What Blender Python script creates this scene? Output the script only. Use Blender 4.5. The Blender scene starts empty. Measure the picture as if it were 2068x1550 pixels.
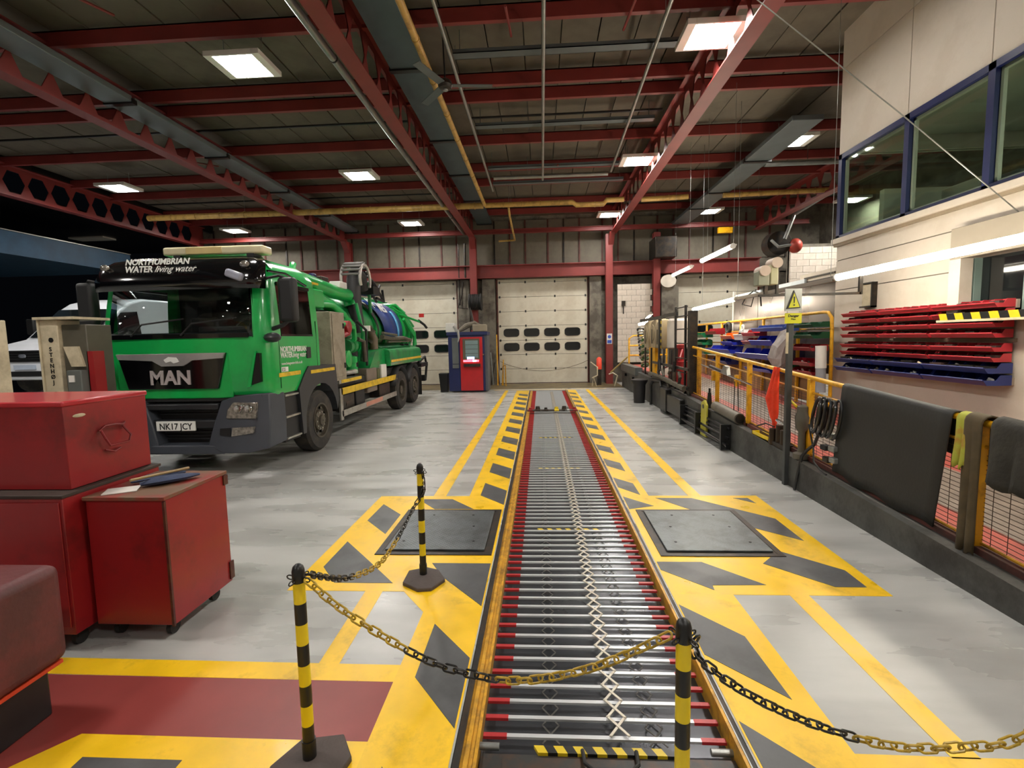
import bpy, bmesh, math, random
from mathutils import Vector, Matrix
random.seed(7)
PI = math.pi
SC = bpy.context.scene
COL = SC.collection
# ------------------------------------------------------------------ camera, world, exposure
cd = bpy.data.cameras.new('camera'); cam = bpy.data.objects.new('camera', cd); COL.objects.link(cam)
cd.sensor_width = 36.0; cd.lens = 36.0 * 996.0 / 2068.0; cd.clip_start = 0.05; cd.clip_end = 200
yw, pt, rl = 0.0598, 0.0925, -0.0208
fwd = Vector((-math.sin(yw)*math.cos(pt), math.cos(yw)*math.cos(pt), -math.sin(pt)))
rt0 = Vector((math.cos(yw), math.sin(yw), 0)); up0 = rt0.cross(fwd)
rt = math.cos(rl)*rt0 + math.sin(rl)*up0; up = -math.sin(rl)*rt0 + math.cos(rl)*up0
cam.matrix_world = Matrix(((rt.x, up.x, -fwd.x, 0), (rt.y, up.y, -fwd.y, 0), (rt.z, up.z, -fwd.z, 1.85), (0, 0, 0, 1)))
SC.camera = cam
w = bpy.data.worlds.new('night'); SC.world = w; w.use_nodes = True
w.node_tree.nodes['Background'].inputs[0].default_value = (0.55, 0.65, 0.9, 1)
w.node_tree.nodes['Background'].inputs[1].default_value = 0.0015
SC.view_settings.view_transform = 'Standard'; SC.view_settings.look = 'None'
SC.view_settings.gamma = 1.0; SC.view_settings.use_curve_mapping = False
SC.view_settings.exposure = 0.55
LAMP = 95.0      # radiance of the square ceiling lamps
TUBE = 34.0      # radiance of the fluorescent tubes

# ------------------------------------------------------------------ materials
def lin(c):
    return tuple(((v/255)/12.92 if v/255 <= 0.04045 else ((v/255+0.055)/1.055)**2.4) for v in c)
MATS = {}
def mat(name, rgb, rough=0.5, metal=0.0, var=0.12, scale=3.0, dirt=None, damt=0.0, dscale=1.5, bump=0.0, bscale=40, coat=0.0, stretch=None, rvar=0.0, dlo=0.45, dhi=0.62, spec=0.5, drough=0.65):
    if name in MATS: return MATS[name]
    m = bpy.data.materials.new(name); m.use_nodes = True; nt = m.node_tree; N = nt.nodes; L = nt.links
    b = N['Principled BSDF']; c = lin(rgb)
    b.inputs['Roughness'].default_value = rough; b.inputs['Metallic'].default_value = metal
    b.inputs['Coat Weight'].default_value = coat; b.inputs['Specular IOR Level'].default_value = spec
    b.inputs['Coat Roughness'].default_value = 0.08
    tc = N.new('ShaderNodeTexCoord'); mp = N.new('ShaderNodeMapping'); L.new(tc.outputs['Object'], mp.inputs[0])
    if stretch: mp.inputs['Scale'].default_value = stretch
    n = N.new('ShaderNodeTexNoise'); n.inputs['Scale'].default_value = scale; n.inputs['Detail'].default_value = 5
    L.new(mp.outputs[0], n.inputs['Vector'])
    mx = N.new('ShaderNodeMix'); mx.data_type = 'RGBA'
    mx.inputs[6].default_value = (c[0]*(1-var), c[1]*(1-var), c[2]*(1-var), 1)
    mx.inputs[7].default_value = (min(1, c[0]*(1+var)), min(1, c[1]*(1+var)), min(1, c[2]*(1+var)), 1)
    cr = N.new('ShaderNodeMapRange'); cr.inputs[1].default_value = 0.3; cr.inputs[2].default_value = 0.7
    L.new(n.outputs[0], cr.inputs[0]); L.new(cr.outputs[0], mx.inputs[0])
    out = mx.outputs[2]
    if dirt:
        d = N.new('ShaderNodeTexNoise'); d.inputs['Scale'].default_value = dscale; d.inputs['Detail'].default_value = 9; d.inputs['Roughness'].default_value = drough
        L.new(mp.outputs[0], d.inputs['Vector'])
        r = N.new('ShaderNodeMapRange'); r.inputs[1].default_value = dlo; r.inputs[2].default_value = dhi; r.inputs[4].default_value = damt
        L.new(d.outputs[0], r.inputs[0])
        m2 = N.new('ShaderNodeMix'); m2.data_type = 'RGBA'; m2.inputs[7].default_value = (*lin(dirt), 1)
        L.new(out, m2.inputs[6]); L.new(r.outputs[0], m2.inputs[0]); out = m2.outputs[2]
    L.new(out, b.inputs['Base Color'])
    if rvar:
        rr = N.new('ShaderNodeMapRange'); rr.inputs[1].default_value = 0.3; rr.inputs[2].default_value = 0.7
        rr.inputs[3].default_value = max(0.02, rough-rvar); rr.inputs[4].default_value = rough+rvar
        L.new(n.outputs[0], rr.inputs[0]); L.new(rr.outputs[0], b.inputs['Roughness'])
    if bump:
        bn = N.new('ShaderNodeTexNoise'); bn.inputs['Scale'].default_value = bscale; bn.inputs['Detail'].default_value = 4
        L.new(tc.outputs['Object'], bn.inputs['Vector'])
        bp = N.new('ShaderNodeBump'); bp.inputs['Strength'].default_value = bump; bp.inputs['Distance'].default_value = 0.01
        L.new(bn.outputs[0], bp.inputs['Height']); L.new(bp.outputs[0], b.inputs['Normal'])
    MATS[name] = m; return m
def emi(name, rgb, s):
    m = bpy.data.materials.new(name); m.use_nodes = True
    b = m.node_tree.nodes['Principled BSDF']; b.inputs['Base Color'].default_value = (0.8, 0.8, 0.8, 1)
    b.inputs['Emission Color'].default_value = (*lin(rgb), 1); b.inputs['Emission Strength'].default_value = s
    MATS[name] = m; return m
def glass(name, rgb, t=0.6, rough=0.03):
    m = bpy.data.materials.new(name); m.use_nodes = True; nt = m.node_tree; N = nt.nodes; L = nt.links
    N.remove(N['Principled BSDF']); o = N['Material Output']
    tr = N.new('ShaderNodeBsdfTransparent'); tr.inputs[0].default_value = (*[v*t for v in lin(rgb)], 1)
    gl = N.new('ShaderNodeBsdfGlossy'); gl.inputs['Roughness'].default_value = rough; gl.inputs[0].default_value = (0.9, 0.95, 0.92, 1)
    fr = N.new('ShaderNodeFresnel'); ge = N.new('ShaderNodeNewGeometry'); ir = N.new('ShaderNodeMapRange'); ir.inputs[3].default_value = 1.45; ir.inputs[4].default_value = 1/1.45; L.new(ge.outputs['Backfacing'], ir.inputs[0]); L.new(ir.outputs[0], fr.inputs[0])
    mx = N.new('ShaderNodeMixShader'); L.new(fr.outputs[0], mx.inputs[0]); L.new(tr.outputs[0], mx.inputs[1]); L.new(gl.outputs[0], mx.inputs[2])
    L.new(mx.outputs[0], o.inputs[0]); MATS[name] = m; return m

concrete_floor = mat('floor_paint', (172, 172, 168), 0.30, var=0.10, scale=2.2, stretch=(0.5, 1.5, 1), dirt=(98, 96, 92), damt=0.75, dscale=2.0, rvar=0.10, bump=0.05, bscale=12, dlo=0.40, dhi=0.95, drough=0.45)
yellow_paint = mat('yellow_floor_paint', (232, 186, 22), 0.36, var=0.10, scale=5, dirt=(96, 80, 30), damt=0.6, dscale=2.6, rvar=0.1, dlo=0.54, dhi=0.75)
dark_paint = mat('dark_floor_paint', (78, 79, 80), 0.4, var=0.14, scale=4, dirt=(48, 48, 48), damt=0.5, dscale=3, rvar=0.1)
red_floor_paint = mat('red_floor_paint', (132, 54, 50), 0.42, var=0.08, scale=4)
steel_dark = mat('dark_steel', (48, 46, 44), 0.42, 0.6, var=0.3, scale=6, dirt=(90, 70, 50), damt=0.4, dscale=7)
black_paint = mat('black_paint', (22, 22, 22), 0.35, var=0.3, scale=6)
black_rub = mat('black_rubber', (30, 29, 28), 0.7, var=0.2, scale=8, bump=0.2)
beam_red = mat('beam_red', (122, 44, 40), 0.5, var=0.12, scale=2)
roof_m = mat('roof_panel', (96, 88, 74), 0.8, var=0.12, scale=1.2, dirt=(54, 50, 44), damt=0.5, dscale=0.7)
duct_m = mat('duct_sheet', (112, 120, 126), 0.45, 0.3, var=0.1, scale=2)
tray_m = mat('tray_grey', (92, 100, 102), 0.5, 0.3, var=0.1)
galv = mat('galvanised', (150, 152, 148), 0.38, 0.7, var=0.15, scale=5)
pipe_y = mat('pipe_lagging', (196, 158, 84), 0.45, 0.1, var=0.2, scale=4, dirt=(96, 70, 36), damt=0.6, dscale=4)
wall_m = mat('white_block_paint', (214, 204, 190), 0.6, var=0.05, scale=3, dirt=(170, 156, 140), damt=0.35, dscale=3, bump=0.15, bscale=60)
clad_m = mat('clad_panel', (112, 106, 92), 0.7, var=0.08, scale=1.5, dirt=(76, 68, 58), damt=0.3, dscale=2)
conc_m = mat('concrete', (118, 112, 100), 0.8, var=0.15, scale=3, dirt=(60, 54, 48), damt=0.7, dscale=2.2, bump=0.3)
plinth_m = mat('plinth_concrete', (74, 74, 70), 0.6, var=0.2, scale=3, dirt=(36, 32, 30), damt=0.8, dscale=2.2, bump=0.3, bscale=25)
door_m = mat('door_cream', (206, 200, 182), 0.45, var=0.04, scale=2, dirt=(150, 128, 96), damt=0.25, dscale=1.4)
navy = mat('navy_paint', (22, 32, 78), 0.4, var=0.1)
white_p = mat('white_paint', (215, 212, 205), 0.45, var=0.05)
cream = mat('cream_paint', (196, 184, 156), 0.5, var=0.08, dirt=(100, 84, 60), damt=0.4, dscale=4)
rail_y = mat('rail_yellow', (222, 164, 22), 0.38, var=0.12, scale=6, dirt=(84, 58, 20), damt=0.65, dscale=5, dlo=0.5, dhi=0.68)
worn_y = mat('worn_yellow', (198, 146, 34), 0.42, 0.1, var=0.2, scale=9, dirt=(92, 64, 34), damt=0.7, dscale=14, dlo=0.45, dhi=0.7)
walk_red = mat('walkway_red', (172, 80, 68), 0.6, var=0.15, scale=3, dirt=(110, 50, 44), damt=0.5, dscale=3)
rust_red = mat('rusty_channel', (92, 46, 38), 0.65, var=0.3, scale=5, dirt=(50, 34, 30), damt=0.8, dscale=4)
plate_m = mat('checker_plate', (100, 106, 108), 0.36, 0.55, var=0.15, scale=5, dirt=(54, 54, 52), damt=0.5, dscale=4, bump=0.25, bscale=70)
cab_red = mat('cabinet_red', (140, 24, 28), 0.4, var=0.08, scale=3, dirt=(74, 26, 24), damt=0.6, dscale=2.4, coat=0.15, dlo=0.52, dhi=0.7)
lamp_e = emi('lamp_diffuser', (255, 250, 243), LAMP)
tube_e = emi('tube_diffuser', (255, 244, 222), TUBE)
glass_g = glass('office_glass', (232, 240, 232), 0.92)
glass_t = glass('truck_glass', (240, 245, 245), 0.95)
dark_glass = mat('dark_glass', (22, 26, 28), 0.06, var=0.1, spec=0.6)

# ------------------------------------------------------------------ mesh builder
class MB:
    def __init__(s): s.v = []; s.f = []; s.m = []
    def add(s, vs, fs, mi=0):
        o = len(s.v); s.v += [tuple(p) for p in vs]
        for f in fs: s.f.append(tuple(i+o for i in f)); s.m.append(mi)
        return s
    def box(s, x0, x1, y0, y1, z0, z1, mi=0):
        if x0 > x1: x0, x1 = x1, x0
        if y0 > y1: y0, y1 = y1, y0
        if z0 > z1: z0, z1 = z1, z0
        vs = [(x0,y0,z0),(x1,y0,z0),(x1,y1,z0),(x0,y1,z0),(x0,y0,z1),(x1,y0,z1),(x1,y1,z1),(x0,y1,z1)]
        return s.add(vs, [(0,3,2,1),(4,5,6,7),(0,1,5,4),(1,2,6,5),(2,3,7,6),(3,0,4,7)], mi)
    def cyl(s, p0, p1, r, n=12, r2=None, mi=0, caps=True):
        p0 = Vector(p0); p1 = Vector(p1); d = p1-p0
        if d.length < 1e-6: return s
        r2 = r if r2 is None else r2
        a = d.normalized(); u = a.orthogonal().normalized(); v = a.cross(u)
        vs = []
        for k in range(n):
            t = 2*PI*k/n; e = u*math.cos(t)+v*math.sin(t)
            vs.append(p0+e*r); vs.append(p1+e*r2)
        fs = [(2*k, 2*((k+1) % n), 2*((k+1) % n)+1, 2*k+1) for k in range(n)]
        if caps: fs += [tuple(2*k for k in range(n))[::-1], tuple(2*k+1 for k in range(n))]
        return s.add(vs, fs, mi)
    def path(s, pts, r, n=8, mi=0, closed=False):
        P = [Vector(p) for p in pts]; m = len(P); rings = []; u = None
        for i in range(m):
            if closed: d = (P[(i+1) % m]-P[i-1])
            else: d = P[min(i+1, m-1)]-P[max(i-1, 0)]
            d.normalize()
            if u is None: u = d.orthogonal().normalized()
            u = (u - d*u.dot(d)); u = u.normalized() if u.length > 1e-6 else d.orthogonal().normalized()
            v = d.cross(u); rr = r[i] if isinstance(r, (list, tuple)) else r
            rings.append([P[i]+(u*math.cos(2*PI*k/n)+v*math.sin(2*PI*k/n))*rr for k in range(n)])
        vs = [p for rg in rings for p in rg]; fs = []
        for i in range(m if closed else m-1):
            j = (i+1) % m
            for k in range(n): fs.append((i*n+k, i*n+(k+1) % n, j*n+(k+1) % n, j*n+k))
        if not closed: fs += [tuple(range(n))[::-1], tuple((m-1)*n+k for k in range(n))]
        return s.add(vs, fs, mi)
    def prism(s, poly, axis, a0, a1, mi=0):
        # poly in the two other axes (order x,y,z without axis)
        def P(p, a): return (a, p[0], p[1]) if axis == 'x' else ((p[0], a, p[1]) if axis == 'y' else (p[0], p[1], a))
        n = len(poly); vs = [P(p, a0) for p in poly]+[P(p, a1) for p in poly]
        fs = [tuple(range(n)), tuple(range(2*n-1, n-1, -1))]+[(i, i+n, (i+1) % n+n, (i+1) % n) for i in range(n)]
        return s.add(vs, fs, mi)
    def quad(s, *p, mi=0): return s.add(p, [tuple(range(len(p)))], mi)
    def lathe(s, c, prof, n=20, axis='z', mi=0, caps=True):
        vs = []; m = len(prof)
        for r, h in prof:
            for k in range(n):
                a = 2*PI*k/n; x, y = r*math.cos(a), r*math.sin(a)
                vs.append((c[0]+x, c[1]+y, c[2]+h) if axis == 'z' else ((c[0]+h, c[1]+x, c[2]+y) if axis == 'x' else (c[0]+x, c[1]+h, c[2]+y)))
        fs = [(i*n+k, i*n+(k+1) % n, (i+1)*n+(k+1) % n, (i+1)*n+k) for i in range(m-1) for k in range(n)]
        if caps: fs += [tuple(range(n))[::-1], tuple((m-1)*n+k for k in range(n))]
        return s.add(vs, fs, mi)
    def ell(s, c, r, n=14, m=8, mi=0):
        prof = [(max(0.001, math.sin(PI*i/m)), -math.cos(PI*i/m)) for i in range(m+1)]
        o = len(s.v); s.lathe((0, 0, 0), prof, n, 'z', mi)
        for i in range(o, len(s.v)):
            p = s.v[i]; s.v[i] = (c[0]+p[0]*r[0], c[1]+p[1]*r[1], c[2]+p[2]*r[2])
        return s
    def tf(s, M, start=0):
        for i in range(start, len(s.v)): s.v[i] = tuple(M @ Vector(s.v[i]))
        return s
WL = {}
def props(o, label=None, cat=None, group=None, kind=None):
    if label: o['label'] = label
    if cat: o['category'] = cat
    if group: o['group'] = group
    if kind: o['kind'] = kind
    return o
def obj(name, b, mats, parent=None, label=None, cat=None, group=None, kind=None, bev=0.0, smooth=None, base=True, seg=2):
    me = bpy.data.meshes.new(name)
    xs = [p[0] for p in b.v]; ys = [p[1] for p in b.v]; zs = [p[2] for p in b.v]
    c = Vector(((min(xs)+max(xs))/2, (min(ys)+max(ys))/2, min(zs) if parent is None else (min(zs)+max(zs))/2))
    me.from_pydata([(p[0]-c.x, p[1]-c.y, p[2]-c.z) for p in b.v], [], b.f)
    if not isinstance(mats, (list, tuple)): mats = [mats]
    for m in mats: me.materials.append(m)
    me.polygons.foreach_set('material_index', b.m)
    bm = bmesh.new(); bm.from_mesh(me); bmesh.ops.recalc_face_normals(bm, faces=bm.faces); bm.to_mesh(me); bm.free()
    if smooth is not False:
        me.polygons.foreach_set('use_smooth', [True]*len(me.polygons)); me.set_sharp_from_angle(angle=math.radians(38))
    me.update()
    o = bpy.data.objects.new(name, me); COL.objects.link(o)
    wl = c.copy()
    if parent is not None: o.parent = parent; o.location = c - WL.get(parent.name, Vector())
    else: o.location = c
    WL[o.name] = wl
    if bev:
        mod = o.modifiers.new('bevel', 'BEVEL'); mod.width = bev; mod.segments = seg; mod.limit_method = 'ANGLE'; mod.angle_limit = math.radians(40)
    return props(o, label, cat, group, kind)
def thing(name, loc, label, cat, group=None, kind=None):
    o = bpy.data.objects.new(name, None); COL.objects.link(o); o.location = loc; o.empty_display_size = 0.1
    WL[o.name] = Vector(loc); return props(o, label, cat, group, kind)
def part_copy(src, parent, loc, rot=None, name=None, m=None):
    o = bpy.data.objects.new(name or src.name.split('.')[0], src.data); COL.objects.link(o)
    for md in src.modifiers:
        if md.type == 'BEVEL':
            q = o.modifiers.new('bevel', 'BEVEL'); q.width = md.width; q.segments = md.segments; q.limit_method = 'ANGLE'; q.angle_limit = md.angle_limit
    o.parent = parent; o.location = Vector(loc) - (WL.get(parent.name, Vector()) if parent else Vector())
    if rot: o.rotation_euler = rot
    WL[o.name] = Vector(loc); return o
def dup(root, loc, label=None, group=None, rotz=None, rot=None):
    r = root.copy(); COL.objects.link(r); r.location = loc
    if rotz is not None: r.rotation_euler = (0, 0, rotz)
    if rot is not None: r.rotation_euler = rot
    if label: r['label'] = label
    if group: r['group'] = group
    for ch in list(root.children):
        c = ch.copy(); COL.objects.link(c); c.parent = r
        for g in ch.children:
            d = g.copy(); COL.objects.link(d); d.parent = c
    return r
def text(name, s, size, loc, rot, m, parent, depth=0.004, align='LEFT', shear=0.0, bold=0.0, kind=None, sx=1.0):
    cu = bpy.data.curves.new(name, 'FONT'); cu.body = s; cu.size = size; cu.extrude = depth; cu.align_x = align; cu.shear = shear; cu.offset = bold
    cu.resolution_u = 3
    t = bpy.data.objects.new('tmp_text', cu); COL.objects.link(t); bpy.context.view_layer.update()
    me = bpy.data.meshes.new_from_object(t); bpy.data.objects.remove(t)
    me.materials.clear(); me.materials.append(m)
    o = bpy.data.objects.new(name, me); COL.objects.link(o); o.parent = parent
    o.location = Vector(loc)-WL.get(parent.name, Vector()); o.rotation_euler = rot; o.scale = (sx, 1, 1)
    if kind: o['kind'] = kind
    return o
# ------------------------------------------------------------------ floor and pit
b = MB()
for x0, x1, y0, y1 in ((-22, -0.42, -8, 24), (0.90, 12, -8, 24), (-0.42, 0.90, -8, 1.86), (-0.42, 0.90, 17.35, 24)):
    b.box(x0, x1, y0, y1, -0.12, 0)
floor = obj('floor', b, concrete_floor, kind='structure', smooth=False)
b = MB(); b.box(-0.42, 0.90, 1.86, 17.35, -1.62, -1.6); b.box(-0.44, -0.42, 1.86, 17.35, -1.6, -0.12); b.box(0.90, 0.92, 1.86, 17.35, -1.6, -0.12)
b.box(-0.42, 0.90, 1.84, 1.86, -1.6, -0.12); b.box(-0.42, 0.90, 17.35, 17.37, -1.6, -0.12)
obj('trim_1', b, conc_m, kind='structure')
def paint(name, polys, m, z=0.002):
    for p in polys:
        q = MB(); q.prism(p, 'z', 0.0, z); obj(name, q, m, floor, smooth=False)
paint('yellow_marking', [[(-1.93, 3.44), (-0.43, 3.44), (-0.43, 5.65), (-1.93, 5.65)], [(0.91, 3.44), (2.43, 3.44), (2.43, 5.65), (0.91, 5.65)],
    [(-0.87, 5.65), (-0.43, 5.65), (-0.43, 17.3), (-0.87, 17.3)], [(0.91, 5.65), (1.22, 5.65), (1.19, 17.3), (0.91, 17.3)],
    [(-1.30, 5.65), (-1.15, 5.65), (-1.17, 17.4), (-1.28, 17.4)], [(1.67, 5.65), (1.81, 5.65), (1.66, 17.4), (1.54, 17.4)],
    [(-1.04, 3.44), (-0.83, 3.17), (-0.83, 2.62), (-0.83, 1.0), (-0.43, 1.0), (-0.43, 3.44)],
    [(-1.33, 3.44), (-1.20, 3.44), (-1.19, 2.62), (-1.31, 2.62)], [(-3.05, 2.49), (-0.83, 2.48), (-0.83, 2.62), (-3.1, 2.63)],
    [(-2.23, 2.08), (-0.83, 2.08), (-0.83, 1.0), (-3.1, 1.0)],
    [(0.91, 1.0), (1.35, 1.0), (1.35, 2.08), (1.34, 3.44), (0.91, 3.44)], [(1.73, 3.44), (1.86, 3.44), (1.87, 2.08), (1.75, 2.08)],
    [(1.35, 2.09), (3.0, 2.08), (3.0, 1.94), (1.35, 1.94)], [(-1.7, 17.55), (2.3, 17.55), (2.3, 17.62), (-1.7, 17.62)]], yellow_paint)
paint('red_marking', [[(-5.5, 2.49), (-0.83, 2.48), (-0.83, 2.08), (-2.23, 2.08), (-3.1, 1.0), (-5.5, 1.0)]], red_floor_paint)
bl = [[(-1.81, 5.36), (-1.52, 5.03), (-1.52, 4.51), (-1.82, 4.86)], [(-1.82, 4.33), (-1.50, 3.96), (-1.16, 3.56), (-1.62, 3.56), (-1.82, 3.82)],
    [(-1.45, 5.53), (-1.05, 5.53), (-0.76, 5.20), (-1.19, 5.20)], [(-0.93, 3.90), (-0.44, 3.90), (-0.44, 3.25), (-0.79, 3.66)],
    [(-0.72, 3.03), (-0.44, 2.69), (-0.44, 2.17), (-0.72, 2.52)], [(-0.72, 1.95), (-0.44, 1.62), (-0.44, 1.1), (-0.72, 1.45)], [(-2.10, 1.95), (-1.63, 1.95), (-1.63, 1.2), (-2.10, 1.2)],
    [(2.14, 5.56), (2.30, 5.56), (2.32, 5.38)], [(1.28, 5.57), (1.68, 5.56), (2.31, 4.92), (2.31, 4.38), (1.98, 4.70), (1.53, 5.22)],
    [(1.99, 4.17), (2.33, 3.82), (2.33, 3.56), (2.11, 3.56), (1.76, 3.93)], [(0.92, 3.95), (1.28, 3.95), (1.63, 3.58), (1.24, 3.57), (1.23, 3.50), (0.92, 3.81)],
    [(0.92, 3.30), (1.22, 2.94), (1.24, 2.41), (0.92, 2.76)], [(0.92, 2.26), (1.24, 1.90), (1.24, 1.4), (0.92, 1.72)], [(0.92, 5.62), (1.2, 5.3), (0.92, 5.2)]]
for i in range(11):
    y = 6.17+1.02*i
    bl.append([(-0.74, y), (-0.44, y-0.32), (-0.44, y-0.83), (-0.74, y-0.50)])
    y = 6.42+1.02*i
    bl.append([(0.92, y-0.02), (1.13, y-0.29), (1.13, y-0.74), (0.92, y-0.44)])
paint('black_marking', bl, dark_paint, 0.004)
b = MB(); b.box(-6.5, 3.0, 17.9, 20.0, 0, 0.003); obj('threshold_plate', b, mat('rubbed_threshold', (112, 96, 64), 0.5, var=0.3, scale=4, dirt=(58, 50, 38), damt=0.8, dscale=2), floor)

# inspection pit cover
pit = thing('pit_cover', (0.26, 9.5, 0), 'long inspection pit cover of silver bars with red ends between yellow rails', 'pit cover')
bar_al = mat('bar_silver', (205, 208, 210), 0.3, 0.35, var=0.05)
bar_red = mat('bar_red_end', (170, 44, 46), 0.35, var=0.1)
gl_dark = mat('glossy_sheet', (74, 76, 80), 0.24, 0.5, var=0.1, scale=3, rvar=0.02)
lat_m = mat('linkage_steel', (196, 188, 172), 0.4, 0.3, var=0.08)
for nm, x0, x1, mm in (('left_rail', -0.405, -0.305, 0), ('right_rail', 0.83, 0.895, 0)):
    b = MB()
    if x0 < 0:
        b.box(-0.415, -0.385, 1.9, 17.3, -0.12, 0.006, 1); b.box(-0.385, -0.325, 1.9, 17.3, -0.12, -0.012, 0); b.box(-0.325, -0.31, 1.9, 17.3, -0.14, 0.004, 0)
        b.box(-0.37, -0.35, 1.9, 17.3, -0.02, -0.004, 0)
    else:
        b.box(0.835, 0.850, 1.9, 17.3, -0.14, 0.046, 0); b.box(0.850, 0.856, 1.9, 17.3, -0.1, 0.049, 2); b.box(0.856, 0.895, 1.9, 17.3, -0.12, 0.004, 1)
    obj('side_rail', b, [worn_y, steel_dark, galv], pit)
b = MB(); b.box(-0.31, 0.835, 1.9, 17.3, -0.085, -0.075)
obj('underlay_sheet', b, gl_dark, pit)
b = MB(); b.box(-0.56, 0.56, -0.011, 0.011, -0.012, 0.0, 0); b.box(-0.562, -0.45, -0.0125, 0.0125, -0.0135, 0.0015, 1); b.box(0.45, 0.562, -0.0125, 0.0125, -0.0135, 0.0015, 1)
bar0 = obj('slat', b, [bar_al, bar_red], pit, smooth=False)
bar0.location = Vector((0.262, 2.16, -0.02))-WL[pit.name]
for i in range(1, 134):
    part_copy(bar0, pit, (0.262, 2.16+0.1132*i, -0.02), name='slat')
L = math.hypot(0.1132, 0.082)
def arm_mesh(w, m):
    b = MB(); b.box(-L/2-0.006, L/2+0.006, -w, w, -0.002, 0.002); b.cyl((-L/2, 0, -0.003), (-L/2, 0, 0.0035), 0.005, 6); b.cyl((L/2, 0, -0.003), (L/2, 0, 0.0035), 0.005, 6)
    return obj('scissor_arm', b, m, pit, smooth=False)
a0 = arm_mesh(0.0062, lat_m); ang = math.atan2(0.1132, 0.082); first = True
for i in range(130):
    y = 2.16+0.1132*(i+0.5)
    for s in (1, -1):
        if first: a0.location = Vector((0.34, y, -0.004))-WL[pit.name]; a0.rotation_euler = (0, 0, ang); first = False
        else: part_copy(a0, pit, (0.34, y, -0.004+(0.003 if s < 0 else 0)), (0, 0, s*ang), 'scissor_arm')
b = MB()
for xx in (0.02, 0.52):
    for i in range(130):
        y = 2.16+0.1132*(i+0.5)
        for s in (1, -1):
            o = len(b.v); b.box(-L/2, L/2, -0.004, 0.004, -0.001, 0.001); b.tf(Matrix.Translation((xx, y, -0.055)) @ Matrix.Rotation(s*ang, 4, 'Z'), o)
obj('lower_linkage', b, mat('linkage_grey', (84, 82, 78), 0.6, 0.2), pit, kind='stuff')
hz_y = mat('hazard_yellow', (206, 178, 24), 0.4, var=0.1); hz_k = black_paint
for y in (2.085, 4.68, 6.94, 9.14):
    b = MB(); n = 14
    for k in range(n):
        x0 = 0.0+0.58*k/n*1.0; x0 = -0.04+0.62*k/n
        b.prism([(x0, y-0.02), (x0+0.62/n, y-0.02), (x0+0.62/n-0.02, y+0.02), (x0-0.02, y+0.02)], 'z', -0.03, -0.014, k % 2)
    obj('hazard_strip', b, [hz_y, hz_k], pit)
b = MB(); pts = [(0.16, 2.08, -0.01), (0.165, 2.0, 0.0), (0.2, 1.965, 0.004), (0.36, 1.965, 0.004), (0.395, 2.0, 0.0), (0.4, 2.08, -0.01)]
b.path(pts, 0.009, 8); obj('pull_handle', b, black_rub, pit)
b = MB(); b.box(-0.3, 0.83, 1.88, 2.07, -0.06, -0.03); b.box(-0.2, 0.72, 1.9, 2.05, -0.03, -0.024); obj('end_plate', b, mat('grimy_plate', (52, 52, 50), 0.4, 0.3, var=0.3, dirt=(90, 60, 36), damt=0.5, dscale=8), pit)
for x in (-0.27, 0.79):
    b = MB(); b.cyl((x-0.05, 2.11, -0.03), (x+0.05, 2.11, -0.03), 0.016, 10); obj('roller', b, galv, pit)
jk = thing('pit_jack', (0.26, 12.1, 0), 'oily jacking beam crossing the far part of the pit cover', 'jack')
b = MB(); b.box(-0.36, 0.88, 12.0, 12.2, 0.05, 0.075); obj('beam', b, steel_dark, jk, bev=0.01)
for x, r, m in ((-0.28, 0.05, cab_red), (-0.1, 0.07, steel_dark), (0.1, 0.05, steel_dark), (0.36, 0.06, hz_y), (0.55, 0.07, steel_dark), (0.62, 0.06, galv), (0.8, 0.05, cab_red)):
    b = MB(); b.cyl((x, 12.1, 0.05), (x, 12.1, 0.05+r*1.6), r, 10, r*0.7); b.cyl((x-0.05, 12.02, 0.07), (x+0.06, 12.02, 0.07), 0.025, 8); obj('jack_fitting', b, m, jk)

# steel cover plates set in the yellow squares
def hatch(x0, x1, y0, y1, label, lift):
    t = thing('floor_hatch', ((x0+x1)/2, (y0+y1)/2, 0), label, 'hatch')
    b = MB(); w = 0.05
    b.box(x0-w, x1+w, y0-w, y0, 0.0, 0.009); b.box(x0-w, x1+w, y1, y1+w, 0.0, 0.009); b.box(x0-w, x0, y0, y1, 0.0, 0.009); b.box(x1, x1+w, y0, y1, 0.0, 0.009)
    b.box(x0, x1, y0, y1, 0.004, 0.006)
    obj('frame', b, [steel_dark], t)
    b = MB(); b.box(x0+0.02, x1-0.02, y0+0.03, y1-0.02, 0.006, 0.022); obj('plate', b, plate_m, t, bev=0.004)
    b = MB()
    for i in range(46):
        for j in range(50):
            x = x0+0.05+(x1-x0-0.1)*i/45; y = y0+0.06+(y1-y0-0.11)*j/49
            if (i+j) % 2: b.add([(x-0.008, y, 0.0225), (x, y-0.003, 0.0225), (x+0.008, y, 0.0225), (x, y+0.003, 0.0225), (x, y, 0.0245)], [(0, 1, 4), (1, 2, 4), (2, 3, 4), (3, 0, 4)])
    if lift: obj('tread_pattern', b, plate_m, t, kind='stuff')
    for fx, fy in ((0.15, 0.2), (0.85, 0.2), (0.2, 0.55), (0.8, 0.55), (0.3, 0.85), (0.75, 0.85)):
        b = MB(); x, y = x0+(x1-x0)*fx, y0+(y1-y0)*fy; b.cyl((x, y, 0.02), (x, y, 0.026), 0.012, 8); obj('bolt', b, black_paint, t)
    return t
hatch(-1.42, -0.50, 4.10, 5.12, 'steel tread plate hatch left of the pit beside the chain post', True)
hatch(1.03, 1.95, 4.10, 5.12, 'steel plate hatch right of the pit in the yellow square', False)

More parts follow.
